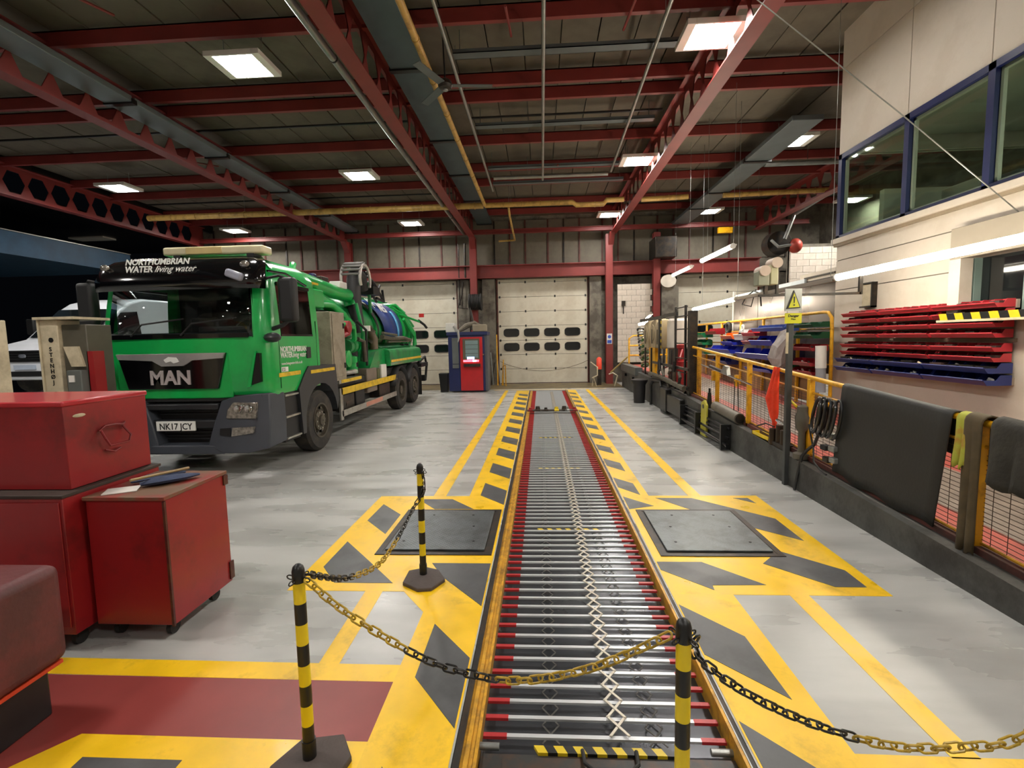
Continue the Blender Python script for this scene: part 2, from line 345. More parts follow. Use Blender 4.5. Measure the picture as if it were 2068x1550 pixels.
# ------------------------------------------------------------------ back wall
YB = 20.15
b = MB(); 
for x0, x1, z0, z1 in ((-14, -9.6, 0, 4.25), (-3.35, -1.75, 0, 4.25), (1.93, 5.25, 0, 4.25), (8.55, 12, 0, 4.25), (-14, 12, 4.2, 6.8)):
    b.box(x0, x1, YB, YB+0.2, z0, z1)
wall_back = obj('wall_back', b, conc_m, kind='structure', smooth=False)
x = -13.4; k = 0
first = None
while x < 9.6:   # cladding panels between red rails
    wdt = 0.62 if k % 3 else 0.9
    b = MB(); b.box(x+0.03, x+wdt-0.03, YB-0.05, YB, 4.8, 6.5); obj('panel', b, clad_m, wall_back, smooth=False)
    b = MB(); b.box(x-0.03, x+0.03, YB-0.09, YB, 4.78, 6.5); obj('panel_rail', b, [rust_red if k % 4 else steel_dark], wall_back, smooth=False)
    x += wdt; k += 1
def sect_door(nm, x0, x1, wins=True, wx=None):
    d = props(bpy.data.objects.new(nm, None), kind='structure'); COL.objects.link(d); d.location = ((x0+x1)/2, YB, 0); WL[d.name] = Vector(d.location)
    h = 4.2/7.25
    for i in range(8):
        z0 = 0.03+h*i; z1 = min(4.2, z0+h-0.012)
        if z1-z0 < 0.05: continue
        b = MB(); b.box(x0, x1, YB-0.05, YB, z0, z1)
        for r in range(5): zz = z0+(z1-z0)*(r+1)/6; b.box(x0, x1, YB-0.053, YB-0.05, zz-0.004, zz+0.004)
        obj('door_panel', b, door_m, d, smooth=False)
        if i:
            for fx in (0.02, 0.31, 0.64, 0.98):
                b = MB(); xx = x0+(x1-x0)*fx; b.box(xx-0.03, xx+0.03, YB-0.07, YB-0.05, z0-0.05, z0+0.04); obj('hinge', b, black_paint, d)
    if wins:
        for zc in (2.07, 1.49):
            for xc in (wx or (x0+0.52+0.82*q for q in range(4))):
                b = MB(); pts = []
                for a in range(24):
                    t = 2*PI*a/24; cx = 0.17 if math.cos(t) > 0 else -0.17; cz = 0.05 if math.sin(t) > 0 else -0.05
                    pts.append((xc+cx+0.13*math.cos(t), zc+cz+0.1*math.sin(t)))
                b.prism(pts, 'y', YB-0.075, YB-0.055); p = obj('pane', b, dark_glass, d, smooth=False)
                b = MB(); q3 = [(a[0], YB-0.07, a[1]) for a in pts]; b.path(q3, 0.018, 6, closed=True); obj('pane_frame', b, black_rub, d)
    b = MB(); b.box(x0-0.06, x0, YB-0.09, YB, 0, 4.2); b.box(x1, x1+0.06, YB-0.09, YB, 0, 4.2); b.box(x0, x1, YB-0.03, YB, 0, 0.035)
    obj('door_track', b, rust_red, d)
    return d
sect_door('door_1', -1.70, 1.88)
sect_door('door_2', -9.5, -3.38, True, (-4.05, -4.9, -5.75, -6.6, -7.45, -8.3))
sect_door('door_3', 5.3, 8.5, True, (6.5, 7.5))
b = MB(); pts = [(-1.66+3.6*t/16, YB-0.12, 0.92-0.42*math.sin(PI*t/16)**0.8+0.02*t/16) for t in range(17)]; b.path(pts, 0.008, 6)
props(obj('pull_rope', b, mat('rope_brown', (90, 74, 54), 0.8)), 'thin rope drooping across the lower half of the middle roller door', 'rope')
b = MB(); b.box(3.0, 4.42, 19.6, 19.75, 0.8, 3.85)
bw = obj('trim_2', b, conc_m, kind='structure')
for r in range(14):
    for c in range(4):
        b = MB(); x0 = 3.0+0.36*c-(0.18 if r % 2 else 0); x1 = x0+0.35; x0 = max(3.0, x0); x1 = min(4.42, x1)
        if x1-x0 < 0.05: continue
        b.box(x0, x1, 19.57, 19.6, 0.82+0.216*r, 0.82+0.216*r+0.208); obj('block', b, wall_m, bw, smooth=False)
# red steelwork
def ibeam(b, axis, c1, c2, a0, a1, w, h, t=0.02, mi=0):
    # c1 centre across, c2 bottom z
    if axis == 'x':
        b.box(a0, a1, c1-w/2, c1+w/2, c2, c2+t, mi); b.box(a0, a1, c1-w/2, c1+w/2, c2+h-t, c2+h, mi); b.box(a0, a1, c1-t/2, c1+t/2, c2+t, c2+h-t, mi)
    else:
        b.box(c1-w/2, c1+w/2, a0, a1, c2, c2+t, mi); b.box(c1-w/2, c1+w/2, a0, a1, c2+h-t, c2+h, mi); b.box(c1-t/2, c1+t/2, a0, a1, c2+t, c2+h-t, mi)
b = MB(); ibeam(b, 'x', 19.75, 4.22, -14, 8.4, 0.34, 0.5, 0.03)
obj('trim_3', b, beam_red, kind='structure')
b = MB(); ibeam(b, 'x', 19.2, 5.82, -14, 9.9, 0.16, 0.16, 0.02)
obj('trim_4', b, beam_red, kind='structure')
for i, x in enumerate((-7.53, -2.58, 2.66, 4.45)):
    b = MB()
    b.box(x-0.13, x+0.13, 19.35, 19.38, 0, 5.72); b.box(x-0.13, x+0.13, 19.57, 19.6, 0, 5.72); b.box(x-0.012, x+0.012, 19.38, 19.57, 0, 5.72)
    obj('trim_%d' % (5+i), b, beam_red, kind='structure')
b = MB(); b.box(4.62, 5.25, 19.3, 19.9, 0, 3.7); obj('trim_9', b, conc_m, kind='structure')
b = MB(); b.box(-2.3, -1.8, 19.8, YB, 0, 4.2); b.box(1.95, 2.4, 19.8, YB, 0, 4.2); b.box(-3.3, -2.85, 19.85, YB, 0, 4.2); obj('trim_10', b, conc_m, kind='structure')

# ------------------------------------------------------------------ castellated rafters
def rafter(idx, xc, y0, y1, zb=5.69, h=0.78):
    b = MB(); t = 0.022; w = 0.24
    b.box(xc-w/2, xc+w/2, y0, y1, zb, zb+t); b.box(xc-w/2, xc+w/2, y0, y1, zb+h-t, zb+h)
    # web with hexagonal openings
    p = 0.62; hh = 0.27; zc = zb+h/2; y = y0
    while y < y1-p:
        ys = [y, y+0.08, y+0.22, y+0.40, y+0.54, y+p]
        z0, z1 = zb+t, zb+h-t
        for x in (xc-0.008, xc+0.008):
            b.add([(x, y, z0), (x, y+p, z0), (x, y+0.45, zc-hh), (x, y+0.17, zc-hh)], [(0, 1, 2, 3)])
            b.add([(x, y, z1), (x, y+p, z1), (x, y+0.45, zc+hh), (x, y+0.17, zc+hh)], [(0, 1, 2, 3)])
            b.add([(x, y, z0), (x, y+0.17, zc-hh), (x, y+0.03, zc), (x, y+0.17, zc+hh), (x, y, z1)], [(0, 1, 2), (0, 2, 4), (2, 3, 4)])
            b.add([(x, y+p, z0), (x, y+0.45, zc-hh), (x, y+p-0.03, zc), (x, y+0.45, zc+hh), (x, y+p, z1)], [(0, 1, 2), (0, 2, 4), (2, 3, 4)])
        y += p
    b.box(xc-0.01, xc+0.01, y, y1, zb+t, zb+h-t)
    obj('trim_%d' % idx, b, beam_red, kind='structure', smooth=False)
for i, x in enumerate((-13.4, -7.53, -2.55, 2.78)): rafter(11+i, x, -6, 19.4)
rafter(15, 8.1, 4, 19.4)
b = MB()   # haunch plates where rafters meet columns
for x in (-7.53, -2.56, 2.72): b.prism([(19.36, 5.3), (19.36, 5.72), (18.9, 5.72)], 'x', x-0.1, x+0.1)
obj('trim_16', b, beam_red, kind='structure')
for i, y in enumerate((5.2, 7.55, 9.35, 9.95, 12.05, 13.9, 15.2, 17.4, 18.7, 2.9, 0.6)):
    b = MB(); z = 6.42; b.box(-13.4, 10.5, y-0.04, y+0.04, z-0.02, z); b.box(-13.4, 10.5, y-0.04, y-0.02, z, z+0.2); b.box(-13.4, 10.5, y-0.04, y+0.04, z+0.18, z+0.2)
    obj('trim_%d' % (17+i), b, beam_red, kind='structure', smooth=False)
# roof: separate sheets between joints
ce = props(bpy.data.objects.new('ceiling', None), kind='structure'); COL.objects.link(ce); ce.location = (-1.5, 6, 6.7); WL[ce.name] = Vector((-1.5, 6, 6.7))
b = MB(); b.box(-0.29, 0.29, -13.4, 13.4, -0.02, 0.02); rp = obj('roof_sheet', b, roof_m, ce, smooth=False); rp.location = Vector((-13.1, 6.8, 6.69))-WL['ceiling']
for i in range(1, 41): part_copy(rp, ce, (-13.1+0.6*i, 6.8, 6.69+0.01*(i % 2)), name='roof_sheet')
b = MB(); b.box(-13.6, 11.2, -6.8, 20.3, 6.74, 6.8); b.box(-13.6, -13.45, -6.8, 20.3, 6.4, 6.74); obj('roof_lining', b, black_paint, ce)
# wide sheet-metal ducts beside the rafters, in lengths
def duct_run(x0, x1, z, ys, name, m, label, dz=0.1):
    t = thing(name, ((x0+x1)/2, ys[0], z), label, 'duct')
    for a, c in zip(ys[:-1], ys[1:]):
        b = MB(); b.box(x0, x1, a+0.03, c-0.03, z, z+dz); obj('duct_length', b, m, t, bev=0.01)
        b = MB(); b.box(x0-0.02, x1+0.02, c-0.05, c+0.05, z-0.03, z+dz*0.5); obj('joint_strap', b, black_paint, t)
duct_run(-7.50, -7.0, 6.06, (-2, 2, 5.2, 8.6, 11.2, 13.9, 16.6, 19.2), 'flat_duct', duct_m, 'pale grey flat duct beside the rafter above the tanker lorry')
duct_run(-2.35, -1.8, 6.2, (-2, 2, 5.3, 8.3, 11.2, 13.5, 16.0, 19.2), 'flat_duct', mat('duct_dark', (70, 84, 88), 0.5, 0.2), 'dark grey flat duct beside the rafter left of the pit')
duct_run(4.95, 5.55, 5.95, (10.3, 12.6, 15.2, 17.0, 19.4), 'flat_duct', tray_m, 'grey flat duct under the roof near the blue office windows')
def pipe(name, pts, r, m, label, n=10, cat='pipe', clips=None, cm=None):
    t = thing(name, pts[0], label, cat)
    b = MB(); b.path(pts, r, n); obj('tube', b, m, t)
    q0 = Vector(pts[0])+(Vector(pts[1])-Vector(pts[0]))*0.3; b = MB(); b.cyl((q0.x, q0.y, q0.z), (q0.x, q0.y, 6.67), 0.005, 5); obj('hanger', b, galv, t)
    if clips:
        for q in range(len(pts)-1):
            a = Vector(pts[q]); c = Vector(pts[q+1]); l = (c-a).length; k = 1
            while k*clips < l:
                p = a+(c-a)*(k*clips/l); d = (c-a).normalized()*0.012; b = MB(); b.cyl(p-d, p+d, r*1.16, n); obj('collar', b, cm or m, t); k += 1
    return t
pipe('conduit', [(-2.86, -2, 5.83), (-2.86, 19.0, 5.83)], 0.055, galv, 'thick galvanised pipe clipped along the left side of the rafter by the pit', clips=4.6, cm=black_paint)
pipe('lagged_pipe', [(-1.57, -2, 5.8), (-1.6, 15.0, 5.8)], 0.05, pipe_y, 'long yellow lagged pipe running back along the dark duct', clips=1.1)
pipe('lagged_pipe', [(-12.3, 15.3, 5.85), (-1.65, 15.05, 5.8)], 0.09, pipe_y, 'fat yellow lagged pipe crossing the roof above the green lorry', clips=0.8)
pipe('lagged_pipe', [(-1.6, 15.05, 5.8), (1.0, 15.05, 5.8), (1.1, 15.05, 5.72), (1.9, 15.05, 5.72), (2.0, 15.1, 5.84), (2.5, 15.1, 5.84)], 0.075, pipe_y, 'yellow lagged pipe with offset bends crossing above the pit', clips=0.55)
pipe('lagged_pipe', [(3.0, 15.1, 5.82), (4.35, 15.1, 5.85)], 0.075, pipe_y, 'short yellow lagged pipe behind the right hand rafter', clips=0.8)
pipe('lagged_pipe', [(5.35, 15.1, 5.85), (8.6, 14.9, 5.85)], 0.07, pipe_y, 'yellow lagged pipe running towards the blue window frame', clips=0.5)
pipe('lagged_pipe', [(-0.9, 15.1, 5.75), (-0.9, 15.6, 5.6), (-0.9, 18.6, 5.45), (-1.5, 18.7, 5.45)], 0.035, pipe_y, 'thin yellow branch pipe dropping towards the far wall', clips=0.9)
pipe('conduit', [(-1.35, 6, 6.3), (-1.3, 14.5, 6.05)], 0.03, galv, 'thin galvanised conduit passing just right of the ceiling fan')
pipe('conduit', [(1.75, 6, 6.2), (1.85, 10.4, 6.2), (1.9, 13.5, 6.15)], 0.03, galv, 'thin grey conduit beside the bright right hand lamps')
pipe('conduit', [(0.1, 5.5, 6.15), (0.12, 14, 6.15)], 0.03, galv, 'vertical looking grey conduit over the middle of the pit')
for y, z in ((8.15, 6.28), (10.8, 6.28), (13.3, 6.25), (14.6, 6.25)):
    b = MB(); b.box(-1.3, 2.4, y-0.09, y+0.09, z, z+0.012); b.box(-1.3, 2.4, y-0.09, y-0.08, z, z+0.06); b.box(-1.3, 2.4, y+0.08, y+0.09, z, z+0.06)
    for hx in (-1.2, 2.3): b.cyl((hx, y, z), (hx, y, 6.68), 0.006, 5)
    props(obj('cable_tray', b, tray_m), 'grey cable tray under the roof, %s across the pit bay' % {8.15: 'nearest one', 10.8: 'second one', 13.3: 'third one', 14.6: 'farthest one'}[y], 'cable tray')
pipe('conduit', [(-1.2, 13.7, 6.15), (1.85, 13.7, 6.15)], 0.05, galv, 'bright horizontal pipe under the far part of the roof')
pipe('conduit', [(5.6, 13.0, 6.0), (9.0, 13.0, 6.0)], 0.06, galv, 'grey horizontal pipe by the small lamp near the office corner')
for y, x0, x1, m in ((5.6, -13.3, -2.7, 0), (10.9, -13, -2.7, 0), (10.9, -1.4, 2.6, 0), (16.2, -13, -2.7, 0)):
    b = MB(); b.cyl((x0, y, 6.52), (x1, y, 6.52), 0.025, 6)
    props(obj('sprinkler_pipe', b, black_paint), 'thin black pipe under the roof sheets, %s' % {5.6: 'nearest over the lorry', 16.2: 'farthest over the lorry', 10.9: 'over the lorry cab' if x0 < -5 else 'over the pit'}[y], 'pipe')
for x, y, z in ((-5.9, 5.9, 6.2), (-3.0, 6.6, 6.3), (-0.4, 6.9, 6.2), (1.3, 6.9, 6.2), (0.5, 13, 6.2), (-8.5, 12, 6.3)):
    b = MB(); b.path([(x, y, z), (x+0.02, y+1.1, z+0.25)], 0.02, 6)
    obj('trim_%d' % (40+int(abs(x)*10)), b, beam_red, kind='structure')

# ------------------------------------------------------------------ square ceiling lamps
def lamp(x, y, z=6.05, rz=0):
    t = thing('ceiling_lamp', (0, 0, 0), 'x', 'lamp')
    b = MB(); b.box(-0.42, -0.30, -0.33, 0.33, -0.005, 0.07); b.box(0.30, 0.42, -0.33, 0.33, -0.005, 0.07); b.box(-0.30, 0.30, -0.33, -0.3, -0.005, 0.07); b.box(-0.3, 0.3, 0.3, 0.33, -0.005, 0.07); b.box(-0.3, 0.3, -0.3, 0.3, 0.03, 0.07)
    obj('housing', b, white_p, t, bev=0.004)
    b = MB(); b.box(-0.295, 0.295, -0.295, 0.295, 0.0, 0.02); obj('diffuser', b, lamp_e, t, smooth=False)
    b = MB(); b.cyl((-0.3, 0, 0.07), (-0.3, 0, 0.4), 0.006, 5); b.cyl((0.3, 0, 0.07), (0.3, 0, 0.4), 0.006, 5); obj('hanger', b, galv, t)
    return t
l0 = lamp(0, 0); l0.location = (-4.45, 7.68, 6.05); l0['label'] = 'square ceiling lamp nearest the camera above the green lorry'
for x, y, lb in ((2.48, 7.58, 'largest square ceiling lamp, nearest on the right of the pit'), (-4.55, 12.8, 'square ceiling lamp second back between the lorry and pit rafters'), (2.42, 12.56, 'square ceiling lamp second back beside the right rafter'),
    (5.62, 11.7, 'square ceiling lamp just left of the office corner'), (-11.2, 13.0, 'square ceiling lamp high at far left above the van'), (-4.62, 18.1, 'square ceiling lamp near the far wall left of the pit'),
    (2.46, 17.85, 'square ceiling lamp near the far wall right of the pit'), (5.85, 17.85, 'square ceiling lamp near the far wall above the third roller door'), (-11.35, 18.3, 'square ceiling lamp just above the lorry beacon bar'),
    (10.1, 17.0, 'square ceiling lamp mostly hidden by the blue window frame'), (-4.45, 2.5, 'square ceiling lamp overhead on the left'), (2.48, 2.4, 'square ceiling lamp overhead on the right'),
    (-4.45, -2.6, 'square ceiling lamp behind on the left'), (2.48, -2.6, 'square ceiling lamp behind on the right'), (-11.2, 7.7, 'square ceiling lamp above the left bay'), (-11.2, 2.5, 'added square ceiling lamp out of view over the left bay')):  # unseen lamp over the left bay added to brighten upright faces
    dup(l0, (x, y, 6.05), lb)
t = thing('unlit_lamp', (-17.2, 18.6, 6.0), 'unlit pale panel lamp in the dark bay at far left', 'lamp')
b = MB(); b.box(-18.0, -16.6, 18.3, 18.9, 6.0, 6.05); obj('housing', b, white_p, t)
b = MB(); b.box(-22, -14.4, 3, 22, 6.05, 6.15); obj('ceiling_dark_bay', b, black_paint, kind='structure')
b = MB(); b.box(-30, -14.9, 3, 17.5, 4.5, 5.15); obj('trim_90', b, mat('blue_fascia', (34, 70, 96), 0.5, var=0.2), kind='structure')
b = MB(); b.box(-30, -14.86, 3, 17.5, 5.15, 5.18); obj('trim_91', b, galv, kind='structure')
b = MB(); b.box(-14.3, -13.9, 19.9, 20.2, 0, 6.8); obj('trim_92', b, steel_dark, kind='structure')
# ceiling fan
t = thing('ceiling_fan', (-1.36, 7.65, 5.55), 'dark three bladed ceiling fan hanging over the pit bay', 'fan')
b = MB(); b.cyl((-1.36, 7.65, 5.65), (-1.38, 7.65, 6.45), 0.012, 8); obj('rod', b, black_paint, t)
b = MB(); b.lathe((-1.36, 7.65, 5.55), [(0.02, 0), (0.09, 0.02), (0.11, 0.06), (0.09, 0.12), (0.03, 0.16)], 16); obj('motor', b, steel_dark, t)
b = MB(); b.lathe((-1.36, 7.65, 5.53), [(0.01, 0), (0.035, 0.005), (0.04, 0.02)], 12); obj('cap', b, galv, t)
for a in (0.12, 2.25, 4.3):
    b = MB(); b.box(0.1, 0.7, -0.06, 0.06, -0.004, 0.004); b.tf(Matrix.Translation((-1.36, 7.65, 5.61)) @ Matrix.Rotation(a, 4, 'Z') @ Matrix.Rotation(0.15, 4, 'X')); obj('blade', b, tray_m, t)
# ------------------------------------------------------------------ green tanker lorry
G = mat('lorry_green', (14, 166, 76), 0.28, var=0.05, scale=2, coat=0.4, dirt=(30, 80, 44), damt=0.25, dscale=2)
G2 = mat('tank_green', (14, 138, 68), 0.35, var=0.1, scale=2, coat=0.2, dirt=(34, 60, 40), damt=0.6, dscale=3)
GREY = mat('lorry_grey_plastic', (62, 66, 74), 0.45, var=0.08, scale=4)
BLK = mat('lorry_black_gloss', (10, 10, 12), 0.12, var=0.1, coat=0.5)
BLKM = mat('lorry_black_matt', (22, 22, 23), 0.55, var=0.15)
CHR = mat('chrome', (205, 205, 205), 0.16, 1.0, var=0.03)
SIL = mat('silver_step', (176, 174, 166), 0.35, 0.6, var=0.1, dirt=(90, 80, 60), damt=0.5, dscale=6)
YT = mat('yellow_tape', (226, 188, 36), 0.35, var=0.1, dirt=(120, 100, 40), damt=0.5, dscale=6)
WH = mat('white_letter', (228, 228, 222), 0.45, var=0.02)
TYRE = mat('tyre', (36, 34, 32), 0.75, var=0.2, scale=8, dirt=(72, 64, 52), damt=0.6, dscale=5, bump=0.2)
RIM = mat('wheel_rim', (88, 82, 70), 0.55, 0.3, var=0.2, scale=6, dirt=(50, 44, 36), damt=0.7, dscale=6)
CABG = mat('equipment_box', (150, 140, 122), 0.5, 0.1, var=0.08, dirt=(96, 86, 70), damt=0.5, dscale=4)
LENS = mat('lamp_lens', (150, 144, 136), 0.15, 0.6, var=0.5, scale=24, coat=0.7)
tr = thing('tanker_lorry', (-5.0, 6.55, 0), 'green vacuum tanker lorry with black sun visor and a black suction hose, parked left', 'lorry')
XC = -5.0
# cab shell lofted through levels
LV = [(1.12, 6.66, 1.225), (1.2, 6.61, 1.235), (1.5, 6.60, 1.24), (1.75, 6.60, 1.24), (1.95, 6.61, 1.24), (2.3, 6.66, 1.225), (2.72, 6.73, 1.195), (2.86, 6.78, 1.17), (2.98, 6.9, 1.10), (3.07, 7.05, 0.98), (3.11, 7.3, 0.7)]
def ring(f, wd, z, off=0.0):
    c = 0.20; P = []
    for x in (-wd+c, -0.5, 0, 0.5, wd-c): P.append((XC+x, f-off-0.03*(1-(x/wd)**2)))
    for a in (30, 60): P.append((XC+wd-c+(c+off)*math.sin(math.radians(a)), f+c-(c+off)*math.cos(math.radians(a))))
    yr = 8.28 if z < 2.9 else 8.28-(z-2.9)*1.0
    P += [(XC+wd+off, f+c), (XC+wd+off, 6.98), (XC+wd+off, 7.98), (XC+wd+off, yr-0.08), (XC+wd-0.08, yr), (XC-wd+0.08, yr), (XC-wd-off, yr-0.08), (XC-wd-off, 7.98), (XC-wd-off, 6.98), (XC-wd-off, f+c)]
    for a in (60, 30): P.append((XC-wd+c-(c+off)*math.sin(math.radians(a)), f+c-(c+off)*math.cos(math.radians(a))))
    return [(x, y, z) for x, y in P]
NR = len(ring(6.6, 1.2, 1.0))
def loft(levels, segs, off=0.0, skip=(), capt=False, capb=False):
    b = MB(); vs = []
    for z, f, wd in levels: vs += ring(f, wd, z, off)
    fs = []
    for i in range(len(levels)-1):
        for k in segs:
            if (i, k) in skip: continue
            k2 = (k+1) % NR; fs.append((i*NR+k, i*NR+k2, (i+1)*NR+k2, (i+1)*NR+k))
    if capt: fs.append(tuple((len(levels)-1)*NR+k for k in range(NR)))
    if capb: fs.append(tuple(range(NR)))
    b.add(vs, fs); used = sorted({i for f in b.f for i in f}); mp = {o: n for n, o in enumerate(used)}
    b.v = [b.v[i] for i in used]; b.f = [tuple(mp[i] for i in f) for f in b.f]; return b
wins = {(i, k) for i in (4, 5) for k in (0, 1, 2, 3, 8, 14)}
cabb = obj('cab_body', loft(LV, range(NR), skip=wins, capt=True, capb=True), G, tr)
def solid(o, t):
    m = o.modifiers.new('s', 'SOLIDIFY'); m.thickness = t; m.offset = 0; return o
solid(obj('windscreen', loft(LV[4:7], (0, 1, 2, 3), 0.0), glass_t, tr), 0.006)
obj('side_window', loft(LV[4:7], (8,), 0.0), glass_t, tr); obj('side_window', loft(LV[4:7], (14,), 0.0), glass_t, tr)
# black surround of the windscreen, dashboard, seats
b = MB(); b.box(XC-1.14, XC+1.14, 8.16, 8.2, 1.3, 2.9); b.box(XC-1.08, XC+1.08, 6.95, 8.2, 2.86, 2.88); b.box(XC+1.16, XC+1.19, 6.8, 8.2, 1.3, 1.93); obj('cab_lining', b, BLKM, tr)
b = MB()
for x in (-1.03, 1.0): 
    b.add([(XC+x, 6.60, 1.94), (XC+x+0.05, 6.60, 1.94), (XC+x*0.965+0.05, 6.72, 2.72), (XC+x*0.965, 6.72, 2.72)], [(0, 1, 2, 3)])
b.box(XC-1.0, XC+1.0, 6.565, 6.585, 1.94, 2.0)
obj('screen_surround', b, BLK, tr)
b = MB(); b.box(XC-1.1, XC+1.1, 6.66, 7.15, 1.75, 2.02); b.box(XC+0.2, XC+0.9, 6.7, 7.1, 2.0, 2.1); b.box(XC-1.15, XC+1.15, 8.2, 8.24, 1.3, 1.95); b.box(XC-1.15, XC+1.15, 6.7, 8.2, 1.2, 1.25); obj('dashboard', b, BLKM, tr, bev=0.02)
for x in (-0.65, 0.65):
    b = MB(); b.box(XC+x-0.22, XC+x+0.22, 8.0, 8.14, 1.5, 2.3); b.box(XC+x-0.22, XC+x+0.22, 7.6, 8.14, 1.4, 1.6); b.box(XC+x-0.12, XC+x+0.12, 8.02, 8.12, 2.3, 2.5); obj('seat', b, mat('seat_cloth', (40, 40, 44), 0.9), tr, bev=0.04)
b = MB(); b.path([(XC+0.62+0.2*math.cos(t*PI/8), 7.2+0.08*math.sin(t*PI/8), 2.08+0.16*math.sin(t*PI/8)) for t in range(16)], 0.015, 6, closed=True); obj('steering_wheel', b, BLKM, tr)
b = MB(); b.path([(XC+0.35, 7.9, 2.6), (XC+0.38, 7.88, 2.4), (XC+0.47, 7.86, 2.1), (XC+0.52, 7.86, 1.9)], [0.04, 0.13, 0.09, 0.1], 8); b.path([(XC+0.5, 7.8, 2.55), (XC+0.6, 7.78, 2.3), (XC+0.66, 7.78, 2.0)], [0.04, 0.07, 0.06], 8); obj('orange_jacket', b, mat('orange_cloth', (226, 56, 20), 0.8), tr)
# visor
vl = [(2.60, 6.60, 1.215), (2.74, 6.60, 1.22), (2.92, 6.68, 1.19), (3.03, 6.82, 1.10), (3.10, 7.02, 0.95)]
solid(obj('sun_visor', loft(vl, (18, 17, 0, 1, 2, 3, 4, 5), 0.05), BLK, tr), 0.012)
for s in (-1, 1):
    b = MB(); b.ell((XC+s*1.0, 6.60, 2.93), (0.07, 0.03, 0.045), 12, 6); obj('visor_lamp', b, LENS, tr)
VS = (1.45, 0, 0)
text('lettering', 'NORTHUMBRIAN', 0.125, (-5.66, 6.55, 2.95), (PI/2-0.36, 0, 0.01), WH, tr, 0.003, bold=0.003, sx=0.92)
text('lettering', 'WATER', 0.125, (-5.665, 6.54, 2.85), (PI/2-0.28, 0, 0.01), WH, tr, 0.003, bold=0.003, sx=0.92)
text('lettering', 'living water', 0.13, (-5.24, 6.535, 2.845), (PI/2-0.28, 0, 0.01), WH, tr, 0.003, shear=0.35, sx=0.95)
# beacon bar
b = MB(); b.box(-5.45, -3.95, 6.98, 7.25, 3.14, 3.26); obj('beacon_bar', b, mat('beacon_cream', (214, 204, 168), 0.3, var=0.15, scale=2), tr, bev=0.03)
b = MB(); b.box(-5.1, -4.55, 6.975, 7.255, 3.15, 3.25); obj('beacon_lens', b, mat('beacon_amber', (206, 184, 128), 0.3), tr, bev=0.01)
b = MB(); b.box(-5.3, -5.2, 7.0, 7.2, 3.05, 3.15); b.box(-4.2, -4.1, 7.0, 7.2, 3.05, 3.15); obj('beacon_foot', b, BLKM, tr)
# wipers
for x0, x1 in ((-5.62, -4.95), (-4.9, -4.2)):
    b = MB(); b.path([(x0-0.05, 6.55, 1.98), (x0+0.12, 6.55, 2.14), (x1, 6.57, 2.2)], 0.012, 6); b.path([(x0+0.1, 6.54, 2.13), (x1+0.05, 6.56, 2.21)], 0.008, 6); obj('wiper', b, BLKM, tr)
# grille and front trim
b = MB(); b.prism([(-5.90, 1.735), (-4.33, 1.735), (-4.47, 1.24), (-5.77, 1.24)], 'y', 6.545, 6.6); obj('grille', b, BLK, tr, bev=0.008)
b = MB(); b.prism([(-5.90, 1.735), (-4.33, 1.735), (-4.36, 1.66), (-4.80, 1.635), (-4.93, 1.56), (-5.25, 1.56), (-5.38, 1.635), (-5.87, 1.66)], 'y', 6.525, 6.56); obj('chrome_wing', b, mat('wing_silver', (170, 168, 166), 0.3, 0.5), tr, bev=0.006)
b = MB(); b.prism([(-5.2, 1.65), (-5.13, 1.69), (-5.02, 1.68), (-4.98, 1.62), (-5.06, 1.6), (-5.1, 1.63), (-5.17, 1.61)], 'y', 6.515, 6.53); obj('emblem', b, WH, tr)
b = MB(); b.box(-5.95, -4.28, 6.58, 6.62, 1.1, 1.75); obj('grille_surround', b, G, tr, bev=0.02)
text('badge_letters', 'MAN', 0.27, (-5.44, 6.545, 1.31), (PI/2, 0, 0), mat('badge_silver', (196, 186, 186), 0.35, 0.4), tr, 0.012, bold=0.008, sx=1.0)
for s in (-1, 1):
    b = MB(); q = [(XC+s*1.08, 1.72), (XC+s*1.14, 1.72), (XC+s*1.13, 1.32), (XC+s*0.97, 1.27)]; b.prism(q, 'y', 6.575, 6.66); obj('corner_vent', b, BLK, tr)
    b = MB(); b.prism([(XC+s*1.08, 1.75), (XC+s*1.10, 1.75), (XC+s*0.99, 1.26), (XC+s*0.93, 1.24)], 'y', 6.56, 6.6); obj('vent_lip', b, G, tr)
